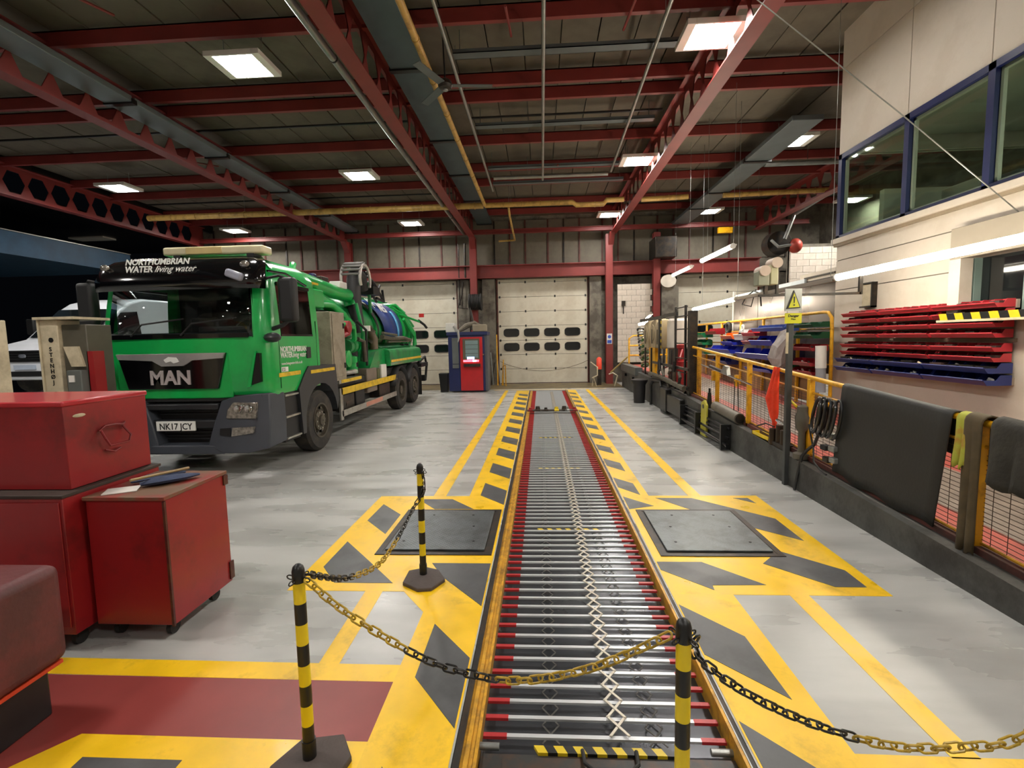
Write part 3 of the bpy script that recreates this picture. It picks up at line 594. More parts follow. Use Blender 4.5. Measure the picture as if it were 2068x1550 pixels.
# lower front: black centre, bars, lip, corner housings
b = MB(); b.box(XC-1.1, XC+1.1, 6.72, 6.9, 0.36, 1.14); b.box(XC-1.12, XC+1.12, 6.6, 6.75, 1.06, 1.14); obj('lower_grille', b, BLKM, tr)
for z0, z1 in ((0.94, 1.03), (0.68, 0.80)):
    b = MB(); b.box(XC-0.8, XC+0.5, 6.56, 6.7, z0, z1); obj('bumper_bar', b, mat('bumper_dark', (34, 35, 38), 0.4), tr, bev=0.02)
b = MB(); b.prism([(-6.1, 0.46), (-4.5, 0.46), (-4.4, 0.33), (-6.1, 0.33)], 'y', 6.48, 6.7); obj('bumper_lip', b, GREY, tr, bev=0.02)
for s in (-1, 1):
    b = MB()
    def fp(x, y, z): return (XC+s*x, y, z)
    F = [fp(0.56, 6.55, 1.07), fp(0.78, 6.53, 1.14), fp(1.05, 6.55, 1.16), fp(1.19, 6.66, 1.16), fp(1.24, 6.98, 1.14), fp(0.36, 6.49, 0.45), fp(0.6, 6.46, 0.34), fp(0.95, 6.47, 0.34), fp(1.18, 6.6, 0.38), fp(1.24, 6.98, 0.42),
         fp(0.45, 6.52, 0.76), fp(0.68, 6.49, 0.74), fp(1.0, 6.51, 0.74), fp(1.2, 6.63, 0.74), fp(1.25, 6.98, 0.74)]
    BKp = [fp(0.56, 6.95, 1.07), fp(0.36, 6.95, 0.45)]
    b.add(F+BKp, [(0, 1, 11, 10), (1, 2, 12, 11), (2, 3, 13, 12), (3, 4, 14, 13), (10, 11, 6, 5), (11, 12, 7, 6), (12, 13, 8, 7), (13, 14, 9, 8), (0, 10, 5, 16, 15), (0, 15, 4, 3, 2, 1), (5, 6, 7, 8, 9, 16), (4, 15, 16, 9, 14)])
    obj('bumper_corner', b, GREY, tr, bev=0.015)
    b = MB(); b.add([fp(0.66, 6.475, 0.83), fp(1.06, 6.50, 0.82), fp(1.08, 6.51, 1.04), fp(0.76, 6.495, 1.05), fp(0.68, 6.485, 0.95), fp(0.66, 6.56, 0.83), fp(1.06, 6.58, 0.82), fp(1.08, 6.58, 1.04), fp(0.76, 6.57, 1.05), fp(0.68, 6.56, 0.95)], [(0, 1, 2, 3, 4), (0, 5, 6, 1), (1, 6, 7, 2), (2, 7, 8, 3), (3, 8, 9, 4), (4, 9, 5, 0)]); h = obj('headlamp', b, LENS, tr, bev=0.006)
    for x, z, r in ((0.83, 0.96, 0.055), (0.98, 0.96, 0.055), (0.9, 0.99, 0.03)):
        b = MB(); b.lathe((XC+s*x, 6.492, z), [(r*0.5, 0.0), (r, -0.012), (r*0.9, -0.018), (r*0.3, -0.01)], 14, 'y'); obj('reflector', b, CHR, h)
    b = MB(); b.add([fp(0.72, 6.468, 0.58), fp(1.02, 6.485, 0.62), fp(1.04, 6.49, 0.71), fp(0.74, 6.475, 0.70), fp(0.72, 6.53, 0.58), fp(1.02, 6.54, 0.62), fp(1.04, 6.54, 0.71), fp(0.74, 6.53, 0.70)], [(0, 1, 2, 3), (0, 4, 5, 1), (1, 5, 6, 2), (2, 6, 7, 3), (3, 7, 4, 0)]); obj('fog_lamp', b, LENS, tr)
    b = MB(); b.add([fp(0.55, 6.475, 0.60), fp(0.71, 6.466, 0.58), fp(0.72, 6.470, 0.70), fp(0.56, 6.48, 0.69)], [(0, 1, 2, 3)]); obj('lamp_recess', b, BLKM, tr)
b = MB(); b.box(-5.40, -4.83, 6.53, 6.55, 0.655, 0.79); pl = obj('number_plate', b, WH, tr, bev=0.004)
text('plate_letters', 'NK17 JCY', 0.125, (-5.115, 6.529, 0.675), (PI/2, 0, 0), black_paint, pl, 0.001, 'CENTER', bold=0.002, sx=0.9)
for z in (0.5, 0.55, 0.6, 0.86, 0.9): 
    b = MB(); b.box(XC-0.78, XC+0.45, 6.69, 6.71, z, z+0.02); obj('grille_bar', b, mat('bumper_dark', (34, 35, 38), 0.4), tr)
# sides: steps, arch, door furniture, mirrors
for s in (-1, 1):
    xs = XC+s*1.24
    b = MB(); b.box(xs-s*0.3, xs-s*0.03, 6.98, 7.45, 0.38, 1.16); obj('step_panel', b, BLKM, tr, bev=0.01)
    for z in (0.42, 0.74, 1.06):
        b = MB(); b.box(xs-s*0.16, xs+s*0.005, 7.0, 7.43, z, z+0.03); obj('step', b, SIL, tr, bev=0.006)
    b = MB(); P = []
    for a in range(-2, 15): t = PI*a/12; P.append((8.17+0.62*math.cos(t) if 0 <= a <= 12 else 8.17+(0.62 if a < 0 else -0.62), 0.54+0.62*math.sin(t) if 0 <= a <= 12 else 0.42))
    outer = [(8.17-0.72, 0.42), (8.17-0.78, 1.14), (7.6, 1.36), (7.74, 1.47), (8.78, 1.45), (8.82, 1.15), (8.86, 0.8)]
    b.prism(outer+[(8.17+0.62, 0.62)]+[(8.17+0.62*math.cos(PI*a/12), 0.54+0.62*math.sin(PI*a/12)) for a in range(1, 12)]+[(8.17-0.62, 0.42)], 'x', xs-s*0.3, xs+s*0.02); obj('wheel_arch', b, mat('arch_grey', (46, 48, 52), 0.4, var=0.1), tr, smooth=False)
    b = MB(); b.box(xs+s*0.02, xs+s*0.026, 7.8, 8.72, 1.345, 1.40); obj('reflective_strip', b, YT, tr)
    b = MB(); b.box(xs, xs+s*0.004, 6.86, 7.50, 1.36, 1.42); obj('reflective_strip', b, YT, tr)
    b = MB(); b.box(xs, xs+s*0.018, 7.72, 7.86, 1.60, 1.78); obj('door_handle', b, BLKM, tr, bev=0.008)
    b = MB(); b.box(xs-s*0.01, xs+s*0.003, 6.90, 6.908, 1.2, 1.95); obj('door_gap', b, BLK, tr)
    b = MB(); b.box(xs-s*0.01, xs+s*0.003, 8.1, 8.108, 1.3, 2.2); obj('door_gap', b, BLK, tr)
    b = MB(); b.box(xs-s*0.02, xs+s*0.006, 6.99, 7.975, 1.95, 1.98); b.box(xs-s*0.045, xs-s*0.02, 6.99, 7.975, 2.68, 2.73); obj('window_seal', b, BLK, tr)
    b = MB(); b.path([(xs-s*0.04, 6.8, 2.86), (xs, 7.2, 2.87), (xs-s*0.03, 7.9, 2.76)], 0.018, 6); obj('rain_deflector', b, BLK, tr)
    b = MB(); b.box(xs+s*0.12, xs+s*0.36, 6.72, 6.88, 2.14, 2.76); mr = obj('mirror', b, BLKM, tr, bev=0.05, seg=3)
    b = MB(); b.box(xs+s*0.15, xs+s*0.33, 6.88, 6.884, 2.2, 2.7); obj('mirror_glass', b, CHR, mr)
    b = MB(); b.path([(xs-s*0.05, 6.72, 2.74), (xs+s*0.15, 6.74, 2.78), (xs+s*0.24, 6.8, 2.74)], 0.02, 6); obj('mirror_arm', b, BLKM, mr); b = MB(); b.path([(xs-s*0.02, 6.8, 2.05), (xs+s*0.15, 6.78, 2.1), (xs+s*0.24, 6.8, 2.18)], 0.03, 6); obj('mirror_arm', b, BLKM, mr)
    b = MB(); b.ell((xs+s*0.05, 6.66, 1.93), (0.12, 0.1, 0.07), 12, 6); obj('corner_mirror', b, mat('bumper_dark', (34, 35, 38), 0.4), tr)
b = MB(); b.box(XC+0.78, XC+1.02, 6.47, 6.56, 2.72, 2.83); b.tf(Matrix.Translation((XC+0.9, 6.5, 2.78)) @ Matrix.Rotation(0.35, 4, 'Y') @ Matrix.Translation((-XC-0.9, -6.5, -2.78))); obj('kerb_mirror', b, mat('mirror_case', (150, 152, 166), 0.3), tr, bev=0.03)
RX = XC+1.245; RT = (PI/2, 0, PI/2)
text('lettering', 'NORTHUMBRIAN', 0.112, (RX, 6.93, 1.72), RT, WH, tr, 0.002, bold=0.003, sx=0.9)
text('lettering', 'WATER', 0.112, (RX, 6.93, 1.635), RT, WH, tr, 0.002, bold=0.003, sx=0.9)
text('lettering', 'living water', 0.12, (RX, 7.28, 1.63), RT, WH, tr, 0.002, shear=0.35, sx=0.75)
text('lettering', 'www.livingwaterclub.co.uk', 0.058, (RX, 6.94, 1.53), RT, WH, tr, 0.002, sx=1.0)
b = MB(); b.box(RX-0.003, RX+0.002, 6.93, 7.12, 1.43, 1.50); pq = obj('sticker', b, WH, tr)
text('sticker_letters', 'ESS', 0.07, (RX+0.003, 6.94, 1.44), RT, mat('sticker_dark', (70, 30, 40), 0.5), pq, 0.001)
def wheel(x, y, s, dual=False):
    b = MB(); w = 0.3
    prof = [(0.29, -w/2), (0.47, -w/2-0.005), (0.515, -w/2+0.04), (0.52, 0), (0.515, w/2-0.04), (0.47, w/2+0.005), (0.29, w/2)]
    b.lathe((x, y, 0.52), prof, 32, 'x', 0, False); t = obj('tyre', b, TYRE, tr)
    d = s
    b = MB(); e = x+d*w/2
    pr = [(0.30, d*0.008), (0.275, d*0.004), (0.26, -d*0.05), (0.19, -d*0.08), (0.17, -d*0.02), (0.10, 0), (0.09, d*0.03), (0.01, d*0.035)] if not dual else [(0.30, d*0.008), (0.275, 0), (0.25, -d*0.12), (0.18, -d*0.14), (0.13, -d*0.13), (0.11, -d*0.02), (0.01, -d*0.01)]
    b.lathe((e, y, 0.52), pr, 24, 'x', 0, False); rim = obj('rim', b, RIM, tr)
    for k in range(10):
        a = 2*PI*k/10; b = MB(); xx = e+(d*-0.03 if not dual else -d*0.13); b.cyl((xx-d*0.05, y+0.145*math.cos(a), 0.52+0.145*math.sin(a)), (xx+d*0.03, y+0.145*math.cos(a), 0.52+0.145*math.sin(a)), 0.016, 6); obj('wheel_nut', b, SIL if not dual else RIM, rim)
    for k in range(8):
        a = 2*PI*(k+0.5)/8; b = MB(); xx = e-d*(0.045 if not dual else 0.13); b.cyl((xx-d*0.02, y+0.222*math.cos(a), 0.52+0.222*math.sin(a)), (xx+d*0.012, y+0.222*math.cos(a), 0.52+0.222*math.sin(a)), 0.026, 8); obj('hand_hole', b, BLK, rim)
for y, dl in ((8.17, False), (13.15, True), (14.52, False)):
    for s in (-1, 1): wheel(XC+s*1.07, y, s, dl)
b = MB()
for s in (-1, 1): b.box(XC+s*0.42, XC+s*0.34, 7.0, 16.2, 0.72, 0.98)
for y in (8.17, 13.15, 14.52): b.cyl((XC-0.95, y, 0.52), (XC+0.95, y, 0.52), 0.09, 10)
b.box(XC-1.1, XC+1.1, 8.9, 12.5, 0.98, 1.1); b.box(XC-0.9, XC+0.9, 9.2, 12.3, 0.5, 0.95); b.box(XC-1.05, XC+1.05, 12.4, 16.1, 1.0, 1.15)
obj('chassis', b, BLKM, tr)
# equipment box behind cab
b = MB(); b.box(XC+0.6, XC+1.22, 8.75, 9.38, 1.12, 2.4); eb = obj('equipment_box', b, CABG, tr, bev=0.01)
b = MB(); b.box(XC+1.22, XC+1.232, 8.80, 9.33, 1.2, 2.36); obj('box_door', b, CABG, eb, bev=0.004)
for z in (1.35, 2.1): b = MB(); b.box(XC+1.23, XC+1.25, 9.26, 9.3, z, z+0.1); obj('latch', b, BLKM, eb)
b = MB(); b.box(XC-1.1, XC+0.55, 8.42, 8.6, 1.1, 2.75); obj('cab_rear_shroud', b, BLKM, tr)
# tank
b = MB(); TX, TZ, TR = XC, 2.12, 0.80
b.lathe((TX, 0, TZ), [(0.05, 11.0), (0.45, 11.04), (0.7, 11.16), (0.8, 11.36), (0.8, 15.7), (0.7, 15.9), (0.4, 16.02), (0.05, 16.05)], 40, 'y'); tk = obj('tank', b, G2, tr)
for y in (11.5, 12.35, 13.2, 15.0, 15.55):
    b = MB(); b.lathe((TX, 0, TZ), [(0.8, y-0.05), (0.85, y-0.05), (0.85, y+0.05), (0.8, y+0.05)], 40, 'y'); obj('tank_ring', b, G, tk)
def tanksheet(y0, y1, a0, a1, r, m, nm, y0b=None):
    b = MB(); vs = []; n = 12; y0b = y0 if y0b is None else y0b
    for i in range(n+1):
        a = a0+(a1-a0)*i/n; ya = y0+(y0b-y0)*i/n
        for y in (ya, y1): vs.append((TX+r*math.cos(a), y, TZ+r*math.sin(a)))
    b.add(vs, [(2*i, 2*i+1, 2*i+3, 2*i+2) for i in range(n)]); return solid(obj(nm, b, m, tk), 0.012)
tanksheet(12.5, 14.6, math.radians(70), math.radians(-12), 0.87, mat('banner_blue', (30, 58, 128), 0.35, var=0.35, scale=1.5), 'blue_banner', 13.0)
tanksheet(11.95, 12.45, math.radians(75), math.radians(-14), 0.875, BLKM, 'black_band', 12.5)
tanksheet(14.0, 14.25, math.radians(40), math.radians(-10), 0.885, mat('banner_light', (90, 170, 220), 0.35), 'pale_streak', 14.1)
for k, (yy, a) in enumerate(((12.85, 48), (13.2, 36))):
    a = math.radians(a); t = text('banner_letters', 'LIVE'[k*2:k*2+2] if False else ('MES' if k else 'JA'), 0.42, (TX+0.885*math.cos(a), yy, TZ+0.885*math.sin(a)), (0, 0, 0), WH, tk, 0.004, bold=0.004, sx=0.8)
    n = Vector((math.cos(a), 0, math.sin(a))); u = Vector((0, 1, 0)); v = n.cross(u); M = Matrix((u, v, n)).transposed(); t.rotation_euler = M.to_euler()
# ladder and fittings on tank top and rear
b = MB()
for x in (-4.75, -5.15): b.path([(x, 12.6, 3.0), (x, 15.2, 3.02)], 0.02, 6)
for i in range(9): b.box(-5.15, -4.75, 12.7+0.3*i, 12.74+0.3*i, 3.0, 3.02)
obj('top_walkway', b, G2, tr)
for pts, r in (([(-4.45, 14.7, 2.75), (-4.25, 15.3, 2.55), (-4.1, 15.9, 2.1), (-4.1, 16.0, 1.7)], 0.05), ([(-4.6, 15.0, 2.9), (-4.3, 15.8, 2.6), (-4.2, 16.2, 2.3)], 0.04), ([(-4.9, 15.3, 2.95), (-4.6, 15.6, 2.97), (-4.4, 15.9, 2.72)], 0.05), ([(-4.3, 14.9, 2.65), (-3.95, 16.0, 2.45)], 0.035), ([(-4.15, 14.9, 2.5), (-4.05, 15.7, 2.0), (-4.1, 15.8, 1.6)], 0.045)):
    b = MB(); b.path(pts, r, 8); obj('rear_door_arm', b, G, tr)
b = MB(); b.lathe((TX, 0, TZ), [(0.84, 15.72), (0.88, 15.76), (0.88, 15.84), (0.84, 15.88)], 40, 'y'); obj('rear_flange', b, G2, tr)
b = MB(); b.path([(-4.0, 16.1, 2.5), (-3.85, 16.3, 2.35), (-3.8, 16.4, 2.25)], 0.04, 8); obj('rear_valve', b, BLKM, tr)
b = MB(); b.box(-4.0, -3.85, 16.2, 16.3, 2.6, 2.72); obj('rear_lamp', b, mat('lamp_red', (190, 40, 40), 0.3), tr)
# locker on the right rear
for s in (1,):
    b = MB(); b.prism([(XC+0.55, 1.70), (XC+0.78, 1.76), (XC+1.2, 1.62), (XC+1.24, 1.55), (XC+1.24, 1.22), (XC+0.6, 1.2)], 'y', 12.15, 15.3); obj('side_locker', b, G2, tr, bev=0.012)
    b = MB(); b.prism([(11.0, 1.22), (12.15, 1.22), (12.15, 1.68), (11.45, 1.6)], 'x', XC+0.5, XC+1.1); obj('hose_trough', b, G2, tr)
    b = MB(); b.box(XC+1.241, XC+1.248, 12.2, 15.28, 1.31, 1.37); obj('reflective_strip', b, YT, tr)
    for y in (14.2, 14.7): b = MB(); b.box(XC+0.9, XC+1.0, y, y+0.12, 1.7, 1.76); obj('locker_hinge', b, BLKM, tr)
# suction hose with roller ring
hose = mat('suction_hose', (34, 33, 34), 0.6, var=0.2, bump=0.3, bscale=12)
hp = [(-4.32, 11.9, 3.1), (-4.3, 11.75, 3.38), (-4.3, 11.5, 3.45), (-4.3, 11.35, 3.3), (-4.3, 11.32, 3.0), (-4.28, 11.32, 2.5), (-4.25, 11.35, 2.05)]
b = MB(); b.path(hp, 0.16, 12); 
hs = obj('suction_hose', b, hose, tr)
b = MB(); b.path([(-4.25, 11.95, 2.2), (-4.12, 12.0, 1.9), (-4.1, 11.95, 1.55), (-4.2, 11.6, 1.2), (-4.3, 11.2, 1.1)], 0.11, 10); obj('lower_hose', b, mat('ribbed_hose', (86, 72, 52), 0.6, var=0.3, bump=0.4, bscale=10), tr)
for z in (2.1, 1.8): b = MB(); b.cyl((-4.2, 11.98, z), (-4.16, 12.0, z+0.06), 0.13, 12); obj('hose_clamp', b, RIM, tr)
for dx in (-0.24, 0.2):
    b = MB(); b.path([(-4.3+dx, 11.55+0.33*math.cos(math.radians(a)), 3.3+0.33*math.sin(math.radians(a))) for a in range(-30, 215, 15)], 0.035, 8); obj('roller_hoop', b, mat('hoop_silver', (196, 192, 184), 0.3, 0.5), tr)
for a in range(10, 175, 18):
    b = MB(); y, z = 11.55+0.33*math.cos(math.radians(a)), 3.34+0.33*math.sin(math.radians(a)); b.cyl((-4.54, y, z), (-4.1, y, z), 0.03, 8); obj('guide_roller', b, mat('roller_grey', (110, 108, 104), 0.5, 0.3), tr)
b = MB()   # folding frame behind the hose head
for pts in ([(-4.2, 11.8, 3.5), (-4.2, 12.5, 3.3), (-4.2, 13.1, 2.95)], [(-4.4, 11.8, 3.45), (-4.4, 12.6, 3.2), (-4.4, 13.2, 2.9)], [(-4.3, 12.0, 3.2), (-4.3, 12.4, 3.35), (-4.3, 12.9, 3.05), (-4.3, 12.4, 2.95), (-4.3, 12.0, 3.2)], [(-4.2, 13.1, 3.2), (-4.2, 13.2, 2.9), (-4.2, 12.6, 2.95)], [(-4.2, 12.3, 3.3), (-4.2, 12.7, 3.1), (-4.2, 12.9, 3.3)]): b.path(pts, 0.035, 6)
b.box(-4.5, -4.1, 12.1, 12.6, 3.0, 3.2); obj('boom_frame', b, BLKM, tr)
b = MB(); b.cyl((-4.25, 12.25, 2.55), (-4.25, 12.2, 3.3), 0.045, 8); obj('boom_post', b, G2, tr)
for pts, r in (([(-4.4, 8.9, 3.0), (-4.4, 9.3, 2.98), (-4.42, 10.3, 2.92), (-4.4, 11.2, 2.9), (-4.35, 11.25, 2.7)], 0.15), ([(-4.5, 9.0, 2.55), (-4.4, 9.6, 2.75), (-4.35, 10.4, 2.5), (-4.3, 11.0, 2.2)], 0.13), ([(-4.35, 9.2, 2.6), (-4.2, 9.8, 2.6), (-4.15, 10.3, 2.4)], 0.08)):
    b = MB(); b.path(pts, r, 14); obj('boom_pipe', b, G, tr)
b = MB(); b.box(-4.6, -4.2, 8.85, 9.5, 2.5, 2.85); obj('boom_bracket', b, G, tr, bev=0.03)
b = MB(); b.box(-4.24, -4.235, 9.05, 9.1, 2.5, 2.95); b.box(-4.24, -4.235, 9.05, 9.35, 2.93, 2.97); obj('yellow_strip', b, YT, tr)
b = MB(); b.path([(-4.6, 9.1, 3.0), (-4.6, 9.1, 3.25), (-4.6, 9.15, 3.32)], 0.06, 8); obj('exhaust_pipe', b, G, tr)
for (x, y, z, sx, sy, sz, m) in ((-4.5, 10.0, 3.12, 0.12, 0.18, 0.06, steel_dark), (-4.4, 10.7, 3.08, 0.12, 0.2, 0.07, white_p), (-4.5, 9.7, 3.15, 0.05, 0.08, 0.06, navy)):
    b = MB(); b.box(x-sx, x+sx, y-sy, y+sy, z-sz, z+sz); obj('top_fitting', b, m, tr, bev=0.02)
# pump and engine bits between box and tank
random.seed(5)
for (x, y, z, r, m, ax) in ((-4.1, 9.9, 1.5, 0.17, G, 'x'), (-4.05, 10.25, 1.75, 0.14, G2, 'y'), (-4.1, 10.4, 1.35, 0.15, G, 'z'), (-4.2, 9.75, 1.9, 0.16, G2, 'y'), (-4.3, 10.7, 1.9, 0.2, G2, 'z'), (-4.1, 10.0, 2.15, 0.13, cab_red, 'x'), (-4.25, 10.9, 1.45, 0.13, BLKM, 'z'), (-4.3, 10.3, 2.2, 0.16, G2, 'y'), (-4.3, 9.7, 1.3, 0.16, G, 'y')):
    b = MB(); b.lathe((x, y, z), [(r*0.5, -0.2), (r, -0.18), (r, -0.05), (r*0.8, -0.04), (r*0.8, 0.04), (r, 0.05), (r, 0.18), (r*0.4, 0.2)], 18, ax); obj('pump_casing', b, m, tr)
for pts, r, m in (([(-4.1, 9.5, 2.15), (-4.0, 9.9, 2.2), (-3.95, 10.3, 2.15), (-3.98, 10.4, 1.9), (-4.1, 10.4, 1.8)], 0.055, G), ([(-4.1, 9.45, 1.95), (-3.98, 9.8, 1.98), (-3.98, 10.05, 2.03)], 0.06, cab_red), ([(-3.95, 10.5, 1.9), (-3.9, 10.7, 1.85), (-3.9, 10.75, 1.4)], 0.05, RIM), ([(-4.0, 10.6, 2.3), (-3.9, 10.9, 2.1), (-3.95, 11.0, 1.3)], 0.03, BLKM), ([(-4.1, 10.9, 2.7), (-4.0, 11.0, 2.0), (-4.1, 11.1, 1.4)], 0.04, G2)):
    b = MB(); b.path(pts, r, 8); obj('pump_pipe', b, m, tr)
b = MB(); b.box(-4.7, -4.35, 9.5, 11.0, 1.15, 2.5); obj('engine_block', b, mat('engine_dark', (26, 44, 34), 0.6, var=0.4, scale=6), tr, bev=0.03)
b = MB(); b.box(-4.0, -3.85, 10.95, 11.05, 2.08, 2.2); obj('junction_box', b, white_p, tr)
b = MB(); b.path([(-4.05, 9.5, 1.2), (-3.95, 10.3, 1.22)], 0.05, 8); obj('silver_pipe', b, SIL, tr)
b = MB(); b.path([(-4.0, 12.3, 1.95), (-3.98, 13.0, 1.9), (-3.98, 14.2, 1.92), (-4.0, 15.0, 1.85)], 0.06, 8); b.path([(-3.95, 12.2, 2.05), (-3.95, 13.4, 2.0)], 0.035, 6); b.path([(-3.95, 12.6, 1.82), (-3.95, 14.6, 1.82)], 0.03, 6); obj('valve_run', b, mat('valve_grime', (86, 84, 70), 0.5, 0.3, var=0.4, scale=8), tr)
# running board tape, side guards
b = MB(); b.box(XC+1.0, XC+1.22, 9.0, 10.15, 1.06, 1.13); b.box(XC+1.221, XC+1.226, 9.1, 10.15, 1.07, 1.13, 1); obj('running_board', b, [SIL, YT], tr)
b = MB(); b.box(XC+1.18, XC+1.21, 9.1, 12.75, 0.84, 0.97); g1 = obj('side_guard', b, YT, tr, bev=0.005)
b = MB(); b.box(XC+1.18, XC+1.21, 9.1, 12.75, 0.42, 0.54); b.box(XC+1.17, XC+1.21, 9.05, 9.17, 0.36, 0.97); g2 = obj('side_guard', b, SIL, tr, bev=0.005)
b = MB(); b.box(XC+1.211, XC+1.213, 10.4, 11.5, 0.44, 0.53); obj('warning_label', b, mat('label_pink', (190, 130, 110), 0.5), g2)
for (y0, y1, z0, z1, m) in ((9.3, 9.9, 0.5, 0.82, steel_dark), (10.0, 10.5, 0.45, 0.85, BLKM), (10.7, 11.35, 0.7, 1.24, mat('tool_box', (112, 100, 88), 0.6)), (11.4, 11.6, 0.95, 1.2, mat('cable_green', (80, 84, 50), 0.6)), (11.7, 12.1, 0.95, 1.28, white_p), (11.5, 12.3, 0.5, 0.82, steel_dark)):
    b = MB(); b.box(XC+0.85, XC+1.15, y0, y1, z0, z1); obj('chassis_box', b, m, tr, bev=0.02)
b = MB(); b.cyl((XC+1.0, 9.45, 0.62), (XC+1.0, 9.85, 0.62), 0.16, 16); obj('air_tank', b, steel_dark, tr)
for y in (13.15, 14.52):
    for s in (-1, 1):
        b = MB(); vs = []
        for i in range(13):
            a = PI*(0.08+0.84*i/12)
            for dx in (0.85, 1.24): vs.append((XC+s*dx, y+0.64*math.cos(a), 0.52+0.64*math.sin(a)))
        b.add(vs, [(2*i, 2*i+1, 2*i+3, 2*i+2) for i in range(12)]); solid(obj('mudguard', b, BLKM, tr), 0.015)
for s in (-1, 1):
    b = MB(); b.box(XC+s*0.85, XC+s*1.24, 15.25, 15.27, 0.15, 1.0); obj('mudflap', b, black_rub, tr)
b = MB(); b.box(XC-1.15, XC+1.15, 16.1, 16.2, 0.5, 0.7); b.box(XC-1.2, XC+1.22, 15.4, 16.3, 1.0, 1.12); b.path([(XC+1.1, 15.5, 1.15), (XC+1.15, 16.2, 1.3), (XC+1.15, 16.4, 1.0), (XC+1.1, 16.35, 0.5)], 0.04, 8); obj('rear_bumper', b, BLKM, tr)

# ------------------------------------------------------------------ white van raised on column lifts at far left
VW = mat('van_white', (222, 226, 232), 0.25, var=0.03, coat=0.4)
vn = thing('van', (0, 0, 0), 'white panel van raised behind the column lift at far left', 'van')
# local: nose towards -y, x across, wheels bottom z=0
prof = [(0.0, 0.35), (0.0, 0.75), (0.06, 1.0), (0.35, 1.18), (0.95, 1.32), (1.75, 2.05), (2.1, 2.28), (2.6, 2.42), (5.3, 2.45), (5.5, 2.3), (5.5, 0.4)]
b = MB(); n = len(prof)
def vsec(s, k): return [(s*(0.94 if z < 1.2 else 0.94-(z-1.2)*0.10), y, z) for y, z in prof]
lft = [( -(0.99 if z < 1.3 else 0.99-(z-1.3)*0.12), y, z) for y, z in prof]; rgt = [(-x, y, z) for x, y, z in lft]
b.add(lft+rgt, [(i, (i+1) % n, (i+1) % n+n, i+n) for i in range(n)]+[tuple(range(n))[::-1], tuple(range(n, 2*n))]); obj('body', b, VW, vn, bev=0.06, seg=3)
b = MB(); b.add([(-0.86, 0.98, 1.36), (0.86, 0.98, 1.36), (0.78, 1.74, 2.09), (-0.78, 1.74, 2.09)], [(0, 1, 2, 3)]); b.tf(Matrix.Translation((0, -0.012, 0.012))); obj('windscreen', b, dark_glass, vn)
for s in (-1, 1):
    b = MB(); b.add([(s*1.0, 1.15, 1.42), (s*1.0, 2.3, 1.42), (s*0.92, 2.3, 2.05), (s*0.92, 1.75, 2.0)], [(0, 1, 2, 3)]); obj('side_window', b, dark_glass, vn)
    b = MB(); b.box(s*0.99, s*1.2, 1.2, 1.4, 1.45, 1.85); obj('mirror', b, BLKM, vn, bev=0.03)
    b = MB(); b.add([(s*0.6, -0.015, 0.85), (s*0.96, 0.05, 0.9), (s*0.97, 0.3, 1.12), (s*0.66, 0.05, 1.0)], [(0, 1, 2, 3)]); obj('headlamp', b, LENS, vn)
    for y in (0.95, 4.4): b = MB(); b.lathe((s*0.86, y, 0.34), [(0.2, -0.1), (0.34, -0.1), (0.35, 0), (0.34, 0.1), (0.2, 0.1)], 24, 'x'); obj('wheel', b, TYRE, vn)
b = MB(); b.prism([(-0.55, 0.78), (0.55, 0.78), (0.62, 0.98), (0.5, 1.05), (-0.5, 1.05), (-0.62, 0.98)], 'y', -0.03, 0.02); gr = obj('grille', b, BLKM, vn)
for z in (0.82, 0.88, 0.94, 1.0): b = MB(); b.box(-0.55, 0.55, -0.045, -0.03, z, z+0.012); obj('grille_bar', b, CHR, gr)
b = MB(); b.lathe((0, -0.05, 0.92), [(0.01, -0.012), (0.09, -0.008), (0.1, 0.0)], 20, 'y'); b.tf(Matrix.Translation((0, 0, 0.92)) @ Matrix.Diagonal((1, 1, 0.5, 1)) @ Matrix.Translation((0, 0, -0.92))); obj('emblem', b, mat('van_badge', (170, 176, 190), 0.2, 0.7), gr)
b = MB(); b.box(-0.27, 0.27, -0.03, 0.0, 0.6, 0.71); obj('number_plate', b, mat('plate_pale', (178, 190, 206), 0.4), vn)
b = MB(); b.box(-0.75, 0.75, -0.02, 0.03, 0.44, 0.56); obj('bumper_recess', b, BLKM, vn)
vn.location = (-12.1, 10.9, 0.75)
# column lifts
t = thing('column_lift', (-5.95, 5.62, 0), 'cream column lift with black vertical lettering beside the green lorry', 'vehicle lift')
b = MB(); b.box(-5.93, -5.71, 5.55, 5.85, 0.0, 2.18); b.box(-5.95, -5.93, 5.53, 5.85, 0, 2.20); obj('mast', b, cream, t, bev=0.008)
b = MB(); b.box(-5.71, -5.40, 5.60, 5.95, 0.25, 2.12); obj('drive_housing', b, mat('lift_grey', (78, 74, 62), 0.5, var=0.2), t, bev=0.01)
b = MB(); b.box(-5.96, -5.45, 5.5, 6.0, 2.18, 2.21); obj('top_cap', b, cream, t)
b = MB(); b.prism([(-5.68, 1.86), (-5.50, 1.86), (-5.44, 1.62), (-5.60, 1.62)], 'y', 5.57, 5.6); obj('notice', b, cream, t)
b = MB(); b.box(-5.60, -5.42, 5.5, 5.6, 0.5, 1.58); obj('control_box', b, mat('control_grey', (88, 92, 88), 0.5), t, bev=0.01)
b = MB(); b.box(-5.57, -5.5, 5.49, 5.5, 1.44, 1.52); obj('display', b, white_p, t)
b = MB(); b.box(-5.42, -5.34, 5.6, 5.75, 0.2, 1.80); obj('red_fin', b, cab_red, t)
b = MB(); b.box(-6.1, -5.3, 5.2, 6.3, 0, 0.12); b.box(-6.1, -5.95, 4.9, 5.3, 0, 0.1); b.box(-5.5, -5.35, 4.9, 5.3, 0, 0.1); obj('base', b, steel_dark, t)
